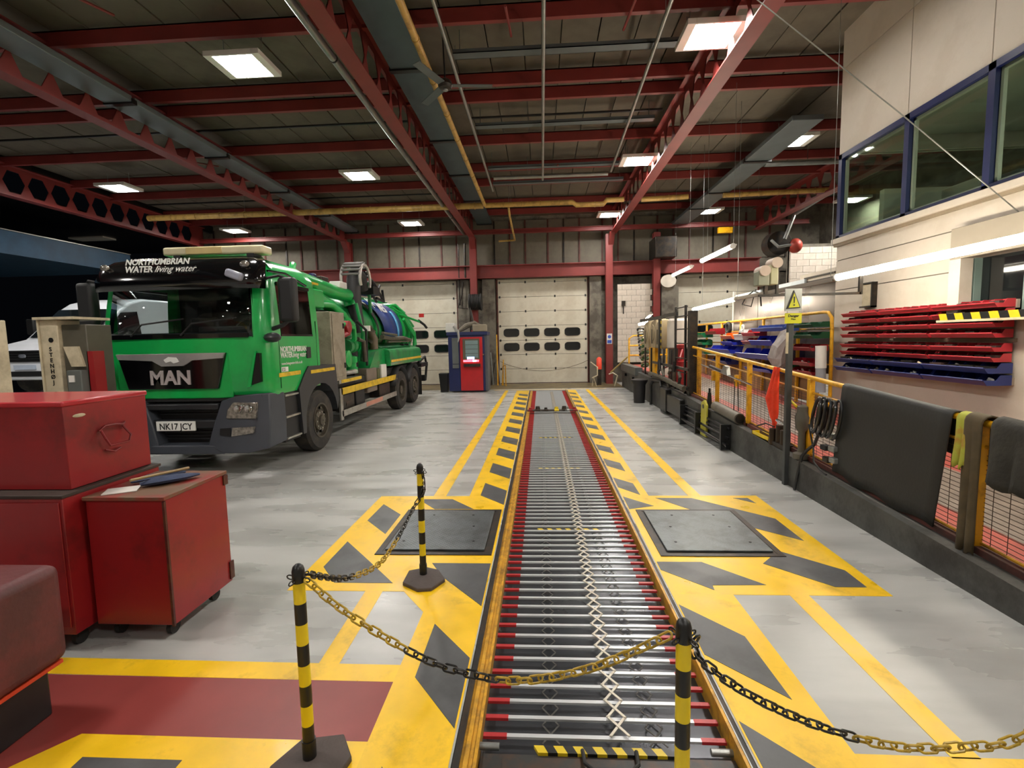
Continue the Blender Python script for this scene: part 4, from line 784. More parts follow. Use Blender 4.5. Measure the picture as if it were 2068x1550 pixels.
for k, ch in enumerate('STENH\u00d8J'):
    text('lettering', ch, 0.068, (-5.82, 5.548, 1.81-0.066*k), (PI/2, 0, 0), black_paint, t, 0.001, 'CENTER', bold=0.002)
b = MB(); b.lathe((-5.80, 5.545, 1.94), [(0.02, 0), (0.03, 0), (0.03, 0.005), (0.02, 0.005)], 14, 'y'); obj('logo_ring', b, black_paint, t)
t = thing('column_lift', (-5.6, 4.8, 0), 'second column lift, only its beige edge showing at the left frame edge', 'vehicle lift')
b = MB(); b.box(-5.92, -5.66, 4.75, 4.95, 0, 2.15); b.box(-6.02, -5.92, 4.8, 5.0, 0, 1.2, 1); obj('mast', b, [cream, steel_dark], t, bev=0.01)
b = MB(); b.box(-6.05, -5.45, 4.6, 5.05, 0, 0.1); obj('base', b, steel_dark, t)

# ------------------------------------------------------------------ red workshop cabinets, chair
def caster(t, x, y, r=0.045, h=0.1):
    b = MB(); b.cyl((x-0.015, y, r), (x+0.015, y, r), r, 14); b.box(x-0.02, x+0.02, y-0.03, y+0.02, r+0.01, h); obj('caster', b, black_rub, t)
A = thing('tool_cabinet', (-2.7, 3.1, 0), 'narrow red metal cabinet with gloves on its top, right of the big red cabinet', 'cabinet')
b = MB(); b.box(-2.83, -2.32, 2.815, 3.40, 0.10, 0.905); obj('body', b, cab_red, A, bev=0.004)
b = MB(); b.box(-2.84, -2.31, 2.80, 3.41, 0.905, 0.93); obj('lid', b, mat('cabinet_red_top', (140, 30, 30), 0.45, dirt=(100, 88, 66), damt=0.85, dscale=3, dlo=0.4, dhi=0.55), A, bev=0.004)
b = MB(); b.box(-2.325, -2.31, 2.80, 2.815, 0.1, 0.9); ce_ = mat('cabinet_edge', (70, 18, 18), 0.5, dirt=(90, 60, 30), damt=0.7, dscale=8); obj('edge_trim', b, ce_, A)
for z0, z1 in ((0.83, 0.9), (0.12, 0.25)): b = MB(); b.box(-2.325, -2.31, 3.37, 3.415, z0, z1); obj('hinge', b, ce_, A)
for x, y in ((-2.4, 2.9), (-2.4, 3.3), (-2.75, 2.9), (-2.75, 3.3)): caster(A, x, y)
B = thing('tool_cabinet', (-3.4, 3.1, 0), 'large red metal cabinet standing lowest at left', 'cabinet')
b = MB(); b.box(-4.1, -2.86, 2.70, 3.45, 0.10, 0.955); obj('body', b, cab_red, B, bev=0.004)
b = MB(); b.box(-4.12, -2.85, 2.69, 3.46, 0.955, 0.975); obj('top', b, mat('cabinet_top', (58, 44, 36), 0.6, dirt=(30, 26, 22), damt=0.6), B, bev=0.003)
b = MB(); b.box(-4.08, -2.88, 2.692, 2.70, 0.15, 0.93); obj('door', b, cab_red, B, bev=0.003)
for x, y in ((-2.92, 2.78), (-2.95, 3.35), (-3.9, 2.78), (-3.9, 3.35)): caster(B, x, y)
Cc = thing('tool_chest', (-3.5, 3.1, 0.976), 'red metal chest with a bent carrying handle standing on the large red cabinet', 'tool chest')
b = MB(); b.box(-4.1, -2.90, 2.80, 3.43, 0.978, 1.50); obj('body', b, cab_red, Cc, bev=0.004)
b = MB(); b.box(-4.12, -2.89, 2.79, 3.44, 1.49, 1.525); obj('lid', b, mat('chest_lid', (176, 40, 48), 0.3, coat=0.3, var=0.1), Cc, bev=0.01)
b = MB(); b.path([(-2.89, 3.02, 1.30), (-2.875, 3.05, 1.33), (-2.865, 3.12, 1.33), (-2.875, 3.19, 1.32), (-2.89, 3.22, 1.33)], 0.008, 6); b.path([(-2.89, 3.03, 1.31), (-2.85, 3.02, 1.25), (-2.85, 3.05, 1.20), (-2.85, 3.2, 1.20), (-2.86, 3.23, 1.24), (-2.89, 3.2, 1.31)], 0.007, 6); b.path([(-2.89, 3.05, 1.17), (-2.87, 3.1, 1.15), (-2.89, 3.17, 1.16)], 0.006, 6); obj('handle', b, mat('handle_red', (120, 22, 24), 0.5, var=0.3), Cc)
b = MB(); b.ell((-2.898, 2.90, 1.425), (0.004, 0.045, 0.012), 12, 6); obj('lock_plate', b, cream, Cc)
gm = mat('blue_fabric', (48, 58, 84), 0.85, var=0.3, scale=12, bump=0.4, bscale=30)
def lump(name, pts, r, m, label, cat, flat=0.35, parent=None, zb=0.0, n=8):
    b = MB(); b.path(pts, r, n)
    b.v = [(p[0], p[1], zb+(p[2]-zb)*flat if p[2] > zb else zb) for p in b.v]
    o = obj(name, b, m, parent); 
    return props(o, label, cat) if parent is None else o
lump('work_glove', [(-2.62, 3.0, 0.98), (-2.55, 3.05, 1.0), (-2.45, 3.15, 1.0), (-2.4, 3.24, 0.98)], [0.03, 0.06, 0.055, 0.02], gm, 'dark blue work glove nearest the edge of the narrow red cabinet', 'glove', 0.4, zb=0.932)
lump('work_glove', [(-2.74, 3.06, 0.98), (-2.66, 3.12, 1.0), (-2.58, 3.22, 1.0), (-2.55, 3.30, 0.98)], [0.03, 0.055, 0.05, 0.02], gm, 'blue grey work glove beside the chest on the narrow red cabinet', 'glove', 0.4, zb=0.932)
b = MB(); b.box(-2.78, -2.6, 2.86, 3.0, 0.932, 0.937); b.tf(Matrix.Translation((-2.69, 2.93, 0)) @ Matrix.Rotation(0.5, 4, 'Z') @ Matrix.Translation((2.69, -2.93, 0))); props(obj('paper_sheet', b, white_p), 'white paper lying on the narrow red cabinet', 'paper')
b = MB(); b.path([(-2.62, 2.92, 1.0), (-2.53, 3.32, 0.975)], 0.009, 8); props(obj('wooden_rod', b, mat('wood_rod', (150, 126, 84), 0.6)), 'wooden rod lying across the gloves', 'rod')
ch = thing('stool', (-2.8, 2.2, 0), 'worn maroon padded seat block at the lower left corner', 'seat')
b = MB(); b.box(-3.3, -2.44, 1.75, 2.27, 0.27, 0.77); obj('padding', b, mat('maroon_vinyl', (98, 44, 44), 0.55, var=0.25, scale=3, dirt=(56, 34, 34), damt=0.6, dscale=4, bump=0.2), ch, bev=0.05, seg=4)
b = MB(); b.box(-3.2, -2.5, 1.8, 2.2, 0.0, 0.27); obj('plinth', b, black_paint, ch, bev=0.01)
b = MB(); b.box(-3.28, -2.46, 1.78, 2.24, 0.252, 0.27); obj('orange_rim', b, mat('orange_rim', (190, 60, 30), 0.5), ch)
# ------------------------------------------------------------------ office block on the right
WX = 5.0; YC = 8.78
WS = mat('office_wall_white', (206, 196, 182), 0.6, var=0.04, scale=2, dirt=(172, 158, 140), damt=0.3, dscale=2, bump=0.1, bscale=50)
wr = props(bpy.data.objects.new('wall_right', None), kind='structure'); COL.objects.link(wr); wr.location = (WX, YC, 0); WL['wall_right'] = Vector((WX, YC, 0))
def wbox(name, x0, x1, y0, y1, z0, z1, m=None, par=wr, bev=0):
    b = MB(); b.box(x0, x1, y0, y1, z0, z1); return obj(name, b, m or WS, par, smooth=False, bev=bev)
# lower wall: big painted panels with horizontal joints
for z0, z1 in ((0.0, 2.53), (2.545, 3.02), (3.035, 3.30)):
    if z0 < 2.9:
        wbox('wall_panel', WX, WX+0.2, 6.24, YC, z0, z1); wbox('wall_panel', WX, WX+0.2, -8, 5.3, z0, z1)
        if z0 == 0: wbox('wall_panel', WX, WX+0.2, 5.3, 6.24, 0, 2.02)
        else: wbox('wall_panel', WX, WX+0.2, 5.3, 6.24, 2.66, z1)
    else: wbox('wall_panel', WX, WX+0.2, -8, YC, z0, z1)
wbox('joint_backing', WX+0.012, WX+0.18, 6.24, YC-0.01, 2.5, 3.05, conc_m)
wbox('wall_end', WX+0.2, 9.2, YC-0.2, YC, 0, 3.3)
# upper storey panels
ys = (-8, -4, -1.5, 0.9, 2.7, 4.35, 6.0, 7.24, YC)
for a, c in zip(ys[:-1], ys[1:]):
    wbox('upper_panel', WX-0.02, WX+0.15, a+0.006, c-0.006, 4.74, 6.08); wbox('upper_panel', WX-0.02, WX+0.15, a+0.006, c-0.006, 6.09, 6.75)
wbox('upper_end', WX+0.15, 9.2, YC-0.15, YC, 4.74, 6.75)
b = MB(); b.box(WX-0.08, WX+0.2, -8, YC+0.05, 3.30, 3.385); obj('sill', b, WS, wr, bev=0.008)
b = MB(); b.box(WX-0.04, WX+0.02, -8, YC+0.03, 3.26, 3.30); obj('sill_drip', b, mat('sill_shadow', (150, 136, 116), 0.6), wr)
FZ0, FZ1 = 3.385, 4.74
wn = props(bpy.data.objects.new('window_1', None), kind='structure'); COL.objects.link(wn); wn.location = (WX, 6, FZ0); WL['window_1'] = Vector((WX, 6, FZ0))
b = MB(); b.box(WX-0.03, WX+0.08, -8, YC, FZ0, FZ0+0.05); b.box(WX-0.03, WX+0.08, -8, YC, FZ1-0.08, FZ1); obj('frame_rail', b, navy, wn)
ms = [-2.5, -0.7, 1.0, 2.6, 4.3, 5.98, 7.24, YC-0.05]
for m_ in ms:
    b = MB(); b.box(WX-0.03, WX+0.08, m_-0.045, m_+0.045, FZ0, FZ1); obj('mullion', b, navy, wn)
for a, c in zip(ms[:-1], ms[1:]):
    b = MB(); b.box(WX+0.02, WX+0.03, a+0.045, c-0.045, FZ0+0.05, FZ1-0.08); obj('pane', b, glass_g, wn, smooth=False)
    b = MB(); w_ = 0.035; y0, y1, z0, z1 = a+0.045, c-0.045, FZ0+0.05, FZ1-0.08
    b.box(WX+0.03, WX+0.07, y0, y1, z0, z0+w_); b.box(WX+0.03, WX+0.07, y0, y1, z1-w_, z1); b.box(WX+0.03, WX+0.07, y0, y0+w_, z0, z1); b.box(WX+0.03, WX+0.07, y1-w_, y1, z0, z1)
    obj('inner_frame', b, white_p, wn)
b = MB(); b.box(WX+0.02, WX+0.03, YC-0.02, YC-0.01, FZ0, FZ1); obj('end_pane', b, navy, wn)
OW = mat('office_interior', (176, 178, 168), 0.7, var=0.06)
b = MB(); b.box(WX+0.2, 9.0, -8, YC-0.2, 3.2, 3.3); b.box(8.0, 8.1, -8, YC-0.2, 3.3, 5.4); b.box(WX+0.1, 8.1, -8, YC-0.2, 4.95, 5.0); b.box(WX+0.15, 8.0, 7.9, 8.0, 3.3, 3.95)
obj('wall_office', b, OW, kind='structure')
b = MB(); b.box(WX+0.1, 9.1, YC-0.1, YC-0.06, FZ0, FZ1); obj('window_3', b, glass_g, kind='structure')
for y in (2.6, 0.4):
    t = thing('office_light', (6.8, y, 4.88), 'office ceiling light out of view, %s' % ('nearer the corner' if y > 1 else 'farther from the corner'), 'lamp')
    b = MB(); b.box(6.2, 7.4, y-0.1, y+0.1, 4.89, 4.948); obj('housing', b, white_p, t); b = MB(); b.box(6.22, 7.38, y-0.08, y+0.08, 4.88, 4.89); obj('diffuser', b, emi('office_light_glow', (244, 250, 236), 60), t)
for (y, z, s, lb) in ((7.0, 3.45, 0.3, 'pale box on the office desk behind the blue window'), (6.4, 3.45, 0.22, 'small dark box behind the middle blue window')):
    b = MB(); b.box(5.5, 5.9, y-s, y+s, 3.302, z+s); props(obj('desk_box', b, OW if s > 0.25 else tray_m, bev=0.02), lb, 'box')
# lower window with grey shutter box and hazard striped ledge
w2 = props(bpy.data.objects.new('window_2', None), kind='structure'); COL.objects.link(w2); w2.location = (WX, 5.8, 2.03); WL['window_2'] = Vector((WX, 5.8, 2.03))
b = MB(); b.box(WX+0.10, WX+0.12, 5.32, 6.2, 2.03, 2.66); obj('pane', b, dark_glass, w2)
for y in (6.13, 5.47): b = MB(); b.box(WX+0.02, WX+0.12, y-0.035, y+0.035, 2.03, 2.66); obj('frame_bar', b, mat('frame_green_grey', (120, 140, 134), 0.5), w2)
b = MB(); b.box(WX-0.14, WX, 4.6, 6.26, 2.66, 3.02); obj('shutter_box', b, mat('shutter_box', (156, 146, 130), 0.55, var=0.05), w2, bev=0.006)
b = MB(); b.box(WX-0.14, WX, 6.1, 6.26, 2.03, 2.66); obj('shutter_rail', b, WS, w2)
b = MB(); y = 6.2; k = 0
while y > 4.6:
    b.prism([(y, 1.955), (y-0.11, 1.955), (y-0.08, 2.03), (y+0.03, 2.03)], 'x', WX-0.252, WX-0.25, k % 2); y -= 0.11; k += 1
b.box(WX-0.25, WX, 4.5, 6.22, 1.955, 2.03, 1); b.box(WX-0.26, WX, 4.5, 6.25, 1.93, 1.955, 2)
obj('hazard_ledge', b, [hz_y, black_paint, cream], w2, smooth=False)
b = MB(); b.box(WX-0.06, WX, 7.74, 7.98, 2.22, 2.55); t = obj('wall_unit', b, cream, bev=0.01); props(t, 'small cream box fixed to the white wall above the red bins', 'box')
b = MB(); b.box(WX-0.08, WX, 7.72, 7.745, 2.2, 2.56); b.box(WX-0.08, WX, 7.72, 8.0, 2.2, 2.225); b.box(WX-0.08, WX, 7.72, 8.0, 2.555, 2.575); obj('shade', b, steel_dark, t)
# far right building parts
b = MB(); b.box(10.8, 11.0, -8, 24, 0, 6.8); obj('wall_far_right', b, conc_m, kind='structure')
b = MB(); b.box(-14, 11, -7.2, -7.0, 0, 6.8); obj('wall_front', b, wall_m, kind='structure')  # unseen wall behind the camera, kept white to bounce light onto upright faces
wb = props(bpy.data.objects.new('wall_side', None), kind='structure'); COL.objects.link(wb); wb.location = (9.5, 18, 0); WL['wall_side'] = Vector((9.5, 18, 0))
for r in range(22):
    for c in range(5):
        x0 = 9.0+0.44*c-(0.22 if r % 2 else 0); b = MB(); b.box(max(9.0, x0), min(10.8, x0+0.43), 18.6, 18.8, 0.222*r, 0.222*r+0.214); obj('block', b, wall_m, wb, smooth=False)
b = MB(); b.box(9.0, 10.8, 18.7, 18.9, 0, 5.0); obj('backing', b, conc_m, wb)

# ------------------------------------------------------------------ raised sloping walkway
def zt(y):   # top of plinth
    return 0.21+(y-3.1)*0.052 if y < 10 else 0.569+(y-10)*0.03
YS = [-1.0, 3.1, 5.0, 7.0, 10.0, 12.5, 15.0, 18.4]
b = MB()
for a, c in zip(YS[:-1], YS[1:]):
    za, zc = max(0.1, zt(a)), zt(c)
    b.add([(2.98, a, 0), (2.98, c, 0), (3.16, c, 0), (3.16, a, 0), (2.98, a, za), (2.98, c, zc), (3.16, c, zc), (3.16, a, za)], [(0, 1, 2, 3), (4, 5, 6, 7), (0, 1, 5, 4), (3, 2, 6, 7), (0, 3, 7, 4), (1, 2, 6, 5)])
pln = obj('trim_93', b, plinth_m, kind='structure')
b = MB()
for a, c in zip(YS[:-1], YS[1:]):
    za, zc = max(0.1, zt(a)), zt(c)
    b.add([(3.10, a, za), (3.10, c, zc), (3.2, c, zc), (3.2, a, za), (3.10, a, za+0.05), (3.10, c, zc+0.05), (3.2, c, zc+0.05), (3.2, a, za+0.05)], [(0, 1, 2, 3), (4, 5, 6, 7), (0, 1, 5, 4), (3, 2, 6, 7), (0, 3, 7, 4), (1, 2, 6, 5)])
obj('trim_94', b, rust_red, kind='structure')
b = MB()
for a, c in zip(YS[:-1], YS[1:]):
    za, zc = max(0.1, zt(a))-0.03, zt(c)-0.03
    b.add([(3.16, a, 0), (3.16, c, 0), (5.0, c, 0), (5.0, a, 0), (3.16, a, za), (3.16, c, zc), (5.0, c, zc), (5.0, a, za)], [(0, 1, 2, 3), (4, 5, 6, 7), (0, 1, 5, 4), (3, 2, 6, 7), (0, 3, 7, 4), (1, 2, 6, 5)])
wk = obj('trim_95', b, walk_red, kind='structure')
b = MB()
for a, c in zip(YS[:-1], YS[1:]):
    za, zc = max(0.1, zt(a))-0.026, zt(c)-0.026
    b.add([(3.62, a, za), (3.62, c, zc), (4.5, c, zc), (4.5, a, za)], [(0, 1, 2, 3)])
obj('grey_strip', b, mat('walkway_grey', (128, 116, 106), 0.6, var=0.15, scale=4, dirt=(80, 70, 62), damt=0.5, dscale=3), wk)
# front handrail
RZ = lambda y: 1.19+(y-3.75)*0.06
fr = thing('handrail', (3.13, 6.5, zt(6.5)), 'yellow tubular handrail with mesh infill along the walkway edge', 'handrail')
b = MB(); b.path([(3.13, 1.6, RZ(1.6)), (3.13, 10.45, RZ(10.45))], 0.026, 12); obj('top_rail', b, rail_y, fr)
for y in (1.8, 3.68, 5.9, 7.6, 8.95, 10.42):
    b = MB(); w_ = 0.055 if y < 4 else 0.032; b.box(3.13-0.03, 3.13+0.03, y-w_, y+w_, zt(y), RZ(y)-0.01); obj('post', b, rail_y, fr, bev=0.006)
for a, c in ((1.8, 3.68), (3.68, 5.9), (5.9, 7.6), (7.6, 8.95), (8.95, 10.42)):
    b = MB(); b.path([(3.14, a, RZ(a)-0.17), (3.14, c, RZ(c)-0.17)], 0.014, 6); obj('mid_rail', b, worn_y, fr)
    b = MB()
    k = 0
    while k < 22:
        d = 0.10+0.034*k; za, zc = zt(a)+d, zt(c)+d
        if zc > RZ(c)-0.2: break
        b.cyl((3.15, a, za), (3.15, c, zc), 0.0028, 4, caps=False); k += 1
    n = int((c-a)/0.12)
    for q in range(1, n): y = a+(c-a)*q/n; b.cyl((3.15, y, zt(y)+0.08), (3.15, y, RZ(y)-0.2), 0.0022, 4, caps=False)
    obj('wire_mesh', b, mat('mesh_wire', (60, 46, 36), 0.5, 0.4), fr, kind='stuff')
    b = MB(); b.path([(3.15, a, zt(a)+0.07), (3.15, c, zt(c)+0.07)], 0.012, 6); obj('mesh_edge', b, worn_y, fr)
# rear handrail carrying the parts bins
rr = thing('handrail', (4.8, 12, zt(12)), 'yellow handrail at the back of the walkway above the coloured parts bins', 'handrail')
b = MB(); b.path([(4.8, 15.7, 2.13), (4.8, 8.75, 2.18), (4.8, 8.6, 2.17), (4.8, 8.5, 2.08), (4.8, 8.48, 1.9), (4.8, 8.46, zt(8.46))], 0.028, 12); obj('top_rail', b, rail_y, rr)
for y in (9.55, 11.0, 12.2, 13.45, 14.65, 15.65): b = MB(); b.box(4.78, 4.82, y-0.03, y+0.03, zt(y), 2.14); obj('post', b, rail_y, rr)
for z in (1.9, 1.62, 1.3): b = MB(); b.path([(4.8, 8.5, z), (4.8, 15.65, z)], 0.014, 6); obj('mid_rail', b, worn_y, rr)
b = MB(); b.box(4.84, 4.86, 8.9, 15.6, 0.6, 1.25); props(obj('toe_board', b, mat('scuffed_board', (150, 112, 72), 0.7, var=0.25, scale=2, dirt=(100, 70, 50), damt=0.6)), 'scuffed brown boarding below the parts bins', 'board')
# brushed steel sheets behind the rear rail
SS = mat('brushed_sheet', (128, 120, 116), 0.3, 0.75, var=0.15, scale=1.5, stretch=(1, 1, 0.15), rvar=0.1)
sc_ = thing('splash_screen', (5.12, 11, 1.2), 'shiny brushed steel screen behind the rear handrail', 'screen')
for y0, y1 in ((8.92, 10.6), (10.62, 12.0), (12.02, 13.45)):
    b = MB(); b.box(5.10, 5.115, y0, y1, 1.1, 2.72); obj('sheet', b, SS, sc_)
for y in (8.86, 13.48): b = MB(); b.box(4.94, 5.14, y-0.03, y+0.03, zt(y)-0.03, zt(y)+0.02); b.box(5.08, 5.14, y-0.03, y+0.03, zt(y)-0.03, 2.95); obj('frame_post', b, white_p if y > 10 else galv, sc_)
b = MB(); b.box(5.0, 5.08, 8.9, 13.4, 2.70, 2.74); obj('lamp_rail', b, galv, sc_)
b = MB(); b.box(5.12, 5.3, 9.0, 10.2, 2.74, 2.96); obj('pale_hood', b, WS, sc_, bev=0.01)
for y in (9.1, 9.4): b = MB(); b.box(5.1, 5.12, 9.0, 10.0, 2.78 if y < 9.3 else 2.86, 2.81 if y < 9.3 else 2.89); obj('louvre', b, steel_dark, sc_)
b = MB(); b.box(5.06, 5.1, 9.9, 11.0, 2.74, 2.86); b.box(5.06, 5.1, 11.8, 13.3, 2.74, 2.84); obj('pale_panel', b, mat('pale_sheet', (196, 206, 212), 0.5), sc_)
# ------------------------------------------------------------------ parts bins
def bincolor(n, c): return mat('bin_'+n, c, 0.4, var=0.06, coat=0.2)
BC = {'red': bincolor('red', (176, 42, 52)), 'dred': bincolor('dred', (140, 22, 34)), 'blue': bincolor('blue', (28, 44, 168)), 'navy': bincolor('navy', (28, 44, 108)), 'green': bincolor('green', (14, 112, 70)), 'dgreen': bincolor('dgreen', (20, 78, 52)), 'orange': bincolor('orange', (226, 98, 22)), 'white': bincolor('white', (200, 200, 204)), 'pale': bincolor('pale', (70, 96, 176))}
def bins(x, y0, y1, z, n, dep, h, m, label, group, clutter=True, seedv=0, shade_fill=False):
    """a strip of n open-fronted bins, x is the wall side"""
    random.seed(seedv)
    t = thing('parts_bin', (x, (y0+y1)/2, z), label, 'bin', group)
    t_ = 0.006; b = MB()
    b.add([(x, y0, z), (x-dep*0.85, y0, z), (x-dep*0.85, y1, z), (x, y1, z), (x, y0, z+t_), (x-dep*0.85, y0, z+t_), (x-dep*0.85, y1, z+t_), (x, y1, z+t_)], [(0, 1, 2, 3), (4, 5, 6, 7), (0, 1, 5, 4), (1, 2, 6, 5), (2, 3, 7, 6), (3, 0, 4, 7)])
    b.box(x-t_, x, y0, y1, z, z+h)
    obj('tray', b, m, t)
    b = MB(); b.add([(x-dep*0.85, y0, z), (x-dep, y0, z+h*0.52), (x-dep, y1, z+h*0.52), (x-dep*0.85, y1, z), (x-dep*0.85+t_, y0, z), (x-dep+2*t_, y0, z+h*0.52), (x-dep+2*t_, y1, z+h*0.52), (x-dep*0.85+t_, y1, z)], [(0, 1, 2, 3), (4, 5, 6, 7), (1, 2, 6, 5), (0, 1, 5, 4), (3, 2, 6, 7)])
    b.cyl((x-dep, y0, z+h*0.52), (x-dep, y1, z+h*0.52), 0.009, 6); obj('front_lip', b, m, t)
    for k in range(n+1):
        y = y0+(y1-y0)*k/n; b = MB(); b.prism([(x, z), (x-dep*0.85, z), (x-dep, z+h*0.52), (x-dep*0.55, z+h*0.5), (x-dep*0.4, z+h), (x, z+h)], 'y', y-0.003, y+0.003); obj('divider', b, m, t, smooth=False)
    if shade_fill:  # dark stock blocks that also stand for the shade inside the bins
        for k in range(n):
            y = y0+(y1-y0)*(k+0.5)/n; w_ = (y1-y0)/n*0.42; b = MB(); hh = h*random.uniform(0.55, 0.8); b.box(x-dep*0.72, x-0.01, y-w_, y+w_, z+0.008, z+hh); b.box(x-dep*0.8, x-dep*0.7, y-w_*0.7, y+w_*0.5, z+0.008, z+hh*0.6)
            obj('contents', b, random.choice([MATS['bin_shade_stock'], steel_dark, steel_dark]), t, kind='stuff')
    if clutter:
        for k in range(n):
            y = y0+(y1-y0)*(k+0.5)/n
            if random.random() < 0.5:
                b = MB(); c = random.choice([steel_dark, galv, black_rub, cream, white_p, RIM])
                for q in range(3): yy = y+random.uniform(-0.3, 0.3)*(y1-y0)/n; xx = x-dep*random.uniform(0.3, 0.75); b.cyl((xx, yy-0.03, z+0.015+0.02*q), (xx+0.02, yy+0.04, z+0.03+0.02*q), 0.014, 6)
                obj('contents', b, c, t, kind='stuff')
    return t
mat('bin_shade_stock', (60, 40, 36), 0.6, var=0.5, scale=20)
rows = [2.10, 2.0, 1.89, 1.78, 1.63, 1.52]
segs = [(7.36, 8.17), (6.41, 7.30), (5.52, 6.36)]
pos = ('left', 'middle', 'right')
ordn = ('top', 'second', 'third', 'fourth', 'fifth', 'sixth')
for i, z in enumerate(rows):
    for j, (a, c) in enumerate(segs):
        c2 = c
        bins(WX-0.03, a, c, z-0.03, 6, 0.21, 0.09, BC['red'], 'strip of small red wall bins, %s row down, %s column' % (ordn[i], pos[j]), 'small red bins on the white wall', seedv=i*10+j, clutter=False, shade_fill=True)
for i, z in enumerate((1.42, 1.29)):
    for j, (a, c) in enumerate(segs):
        bins(WX-0.03, a-0.02, c, z-0.05, 4, 0.29, 0.11, BC['navy'], 'strip of dark blue wall bins, %s blue row, %s column' % (('upper', 'lower')[i], pos[j]), 'dark blue bins on the white wall', seedv=90+i*10+j, shade_fill=(i == 0))
b = MB(); b.box(WX-0.03, WX-0.001, 5.5, 8.2, 1.24, 1.32); b.box(WX-0.03, WX-0.001, 5.5, 8.2, 1.70, 1.74); b.box(WX-0.03, WX-0.001, 5.5, 8.2, 2.06, 2.15); props(obj('bin_panel', b, mat('louvre_panel', (150, 136, 122), 0.5)), 'grey louvred backing strips holding the wall bins', 'panel')
for (a, c, z, h, dep, n, cl, lb) in (
    (14.1, 15.1, 1.76, 0.14, 0.3, 2, 'green', 'bright green bin at the far end of the rear rail, upper'), (14.15, 14.95, 1.55, 0.14, 0.3, 2, 'green', 'green bin at the far end of the rear rail, lower'),
    (13.2, 14.05, 1.84, 0.16, 0.25, 3, 'dred', 'dark red bin hung high on the rear rail beside the green ones'), (12.0, 12.72, 1.72, 0.15, 0.3, 1, 'orange', 'orange bin on the rear rail'),
    (11.95, 12.65, 1.58, 0.14, 0.3, 1, 'blue', 'small blue bin directly under the orange bin'), (12.0, 13.65, 1.38, 0.17, 0.35, 6, 'blue', 'wide blue divided bin under the orange bin'),
    (11.5, 12.0, 1.70, 0.24, 0.25, 1, 'white', 'white bin between the orange and red bins'), (10.8, 11.45, 1.79, 0.13, 0.28, 1, 'red', 'upper red bin beside the long pale blue strip'), (10.8, 11.45, 1.61, 0.13, 0.28, 2, 'dred', 'lower dark red bin holding yellow parts'),
    (9.5, 10.9, 1.88, 0.13, 0.3, 6, 'pale', 'long pale blue divided bin hung highest on the rear rail'), (9.78, 10.8, 1.60, 0.19, 0.38, 2, 'blue', 'large bright blue bin with white paper inside'),
    (9.8, 11.4, 1.32, 0.2, 0.42, 2, 'blue', 'largest bright blue bin low on the rear rail'), (10.0, 11.2, 1.05, 0.12, 0.3, 3, 'blue', 'lowest blue bin near the walkway boards'), (12.3, 13.6, 1.1, 0.14, 0.3, 3, 'navy', 'dark blue bin low on the rear rail behind the handrail'),
    (8.52, 9.25, 1.93, 0.09, 0.3, 2, 'dgreen', 'dark green bin highest beside the rail bend'), (8.52, 9.35, 1.74, 0.11, 0.3, 2, 'dgreen', 'dark green bin second down beside the rail bend'),
    (8.55, 9.38, 1.53, 0.11, 0.3, 3, 'dred', 'dark red bin third down beside the rail bend'), (8.6, 9.35, 1.27, 0.12, 0.3, 2, 'dred', 'dark red bin fourth down beside the rail bend'), (8.6, 9.4, 1.12, 0.1, 0.25, 2, 'dred', 'lowest dark red bin beside the rail bend'), (9.45, 9.95, 1.2, 0.12, 0.3, 1, 'green', 'small green bin tucked behind the sign pole'),
    (14.0, 15.1, 1.3, 0.16, 0.3, 3, 'dgreen', 'dark green bin at the far end, lowest of its stack')):
    bins(4.79, a, c, z, n, dep, h, BC[cl], lb, 'coloured bins on the rear rail', seedv=int(a*100))
for (x, y, z, r, m, lb, nm) in ((4.70, 11.85, 1.98, 0.06, white_p, 'white tape roll standing on the rear rail bins', 'tape_roll'), (4.72, 13.0, 1.62, 0.09, black_paint, 'black and white disc between blue bins', 'disc'), (4.74, 11.75, 1.42, 0.1, cream, 'tan coil between the two large blue bins', 'coil'), (4.76, 12.9, 2.0, 0.12, black_rub, 'black cable coil above the orange bin', 'coil')):
    b = MB(); b.path([(x+0.1*(k % 2)*0, y+r*math.cos(k*PI/7), z+r*math.sin(k*PI/7)) for k in range(14)], r*0.35, 8, closed=True); props(obj(nm, b, m), lb, nm.replace('_', ' '))
random.seed(12); b = MB(); b.path([(4.55, 9.25, 1.93), (4.5, 9.35, 1.8), (4.45, 9.45, 1.6), (4.43, 9.5, 1.4), (4.45, 9.5, 1.25), (4.5, 9.48, 1.18)], [0.02, 0.09, 0.15, 0.17, 0.13, 0.04], 12)
b.v = [(p[0]+random.uniform(-0.03, 0.03), p[1]+random.uniform(-0.03, 0.03), p[2]+random.uniform(-0.03, 0.03)) for p in b.v]
o = obj('plastic_bag', b, mat('bag_plastic', (168, 162, 160), 0.3, var=0.2, scale=9), smooth=False); props(o, 'crumpled clear plastic bag hanging behind the sign pole', 'bag')
b = MB(); b.path([(4.62, 8.42, 0.85), (4.62, 8.45, 1.6)], 0.075, 14); b.path([(4.62, 8.435, 1.25), (4.62, 8.452, 1.62)], 0.082, 14, 1); props(obj('plastic_tube', b, [mat('tube_grey', (140, 142, 148), 0.4), white_p]), 'grey plastic tube with a white band standing by the rail bend', 'tube')

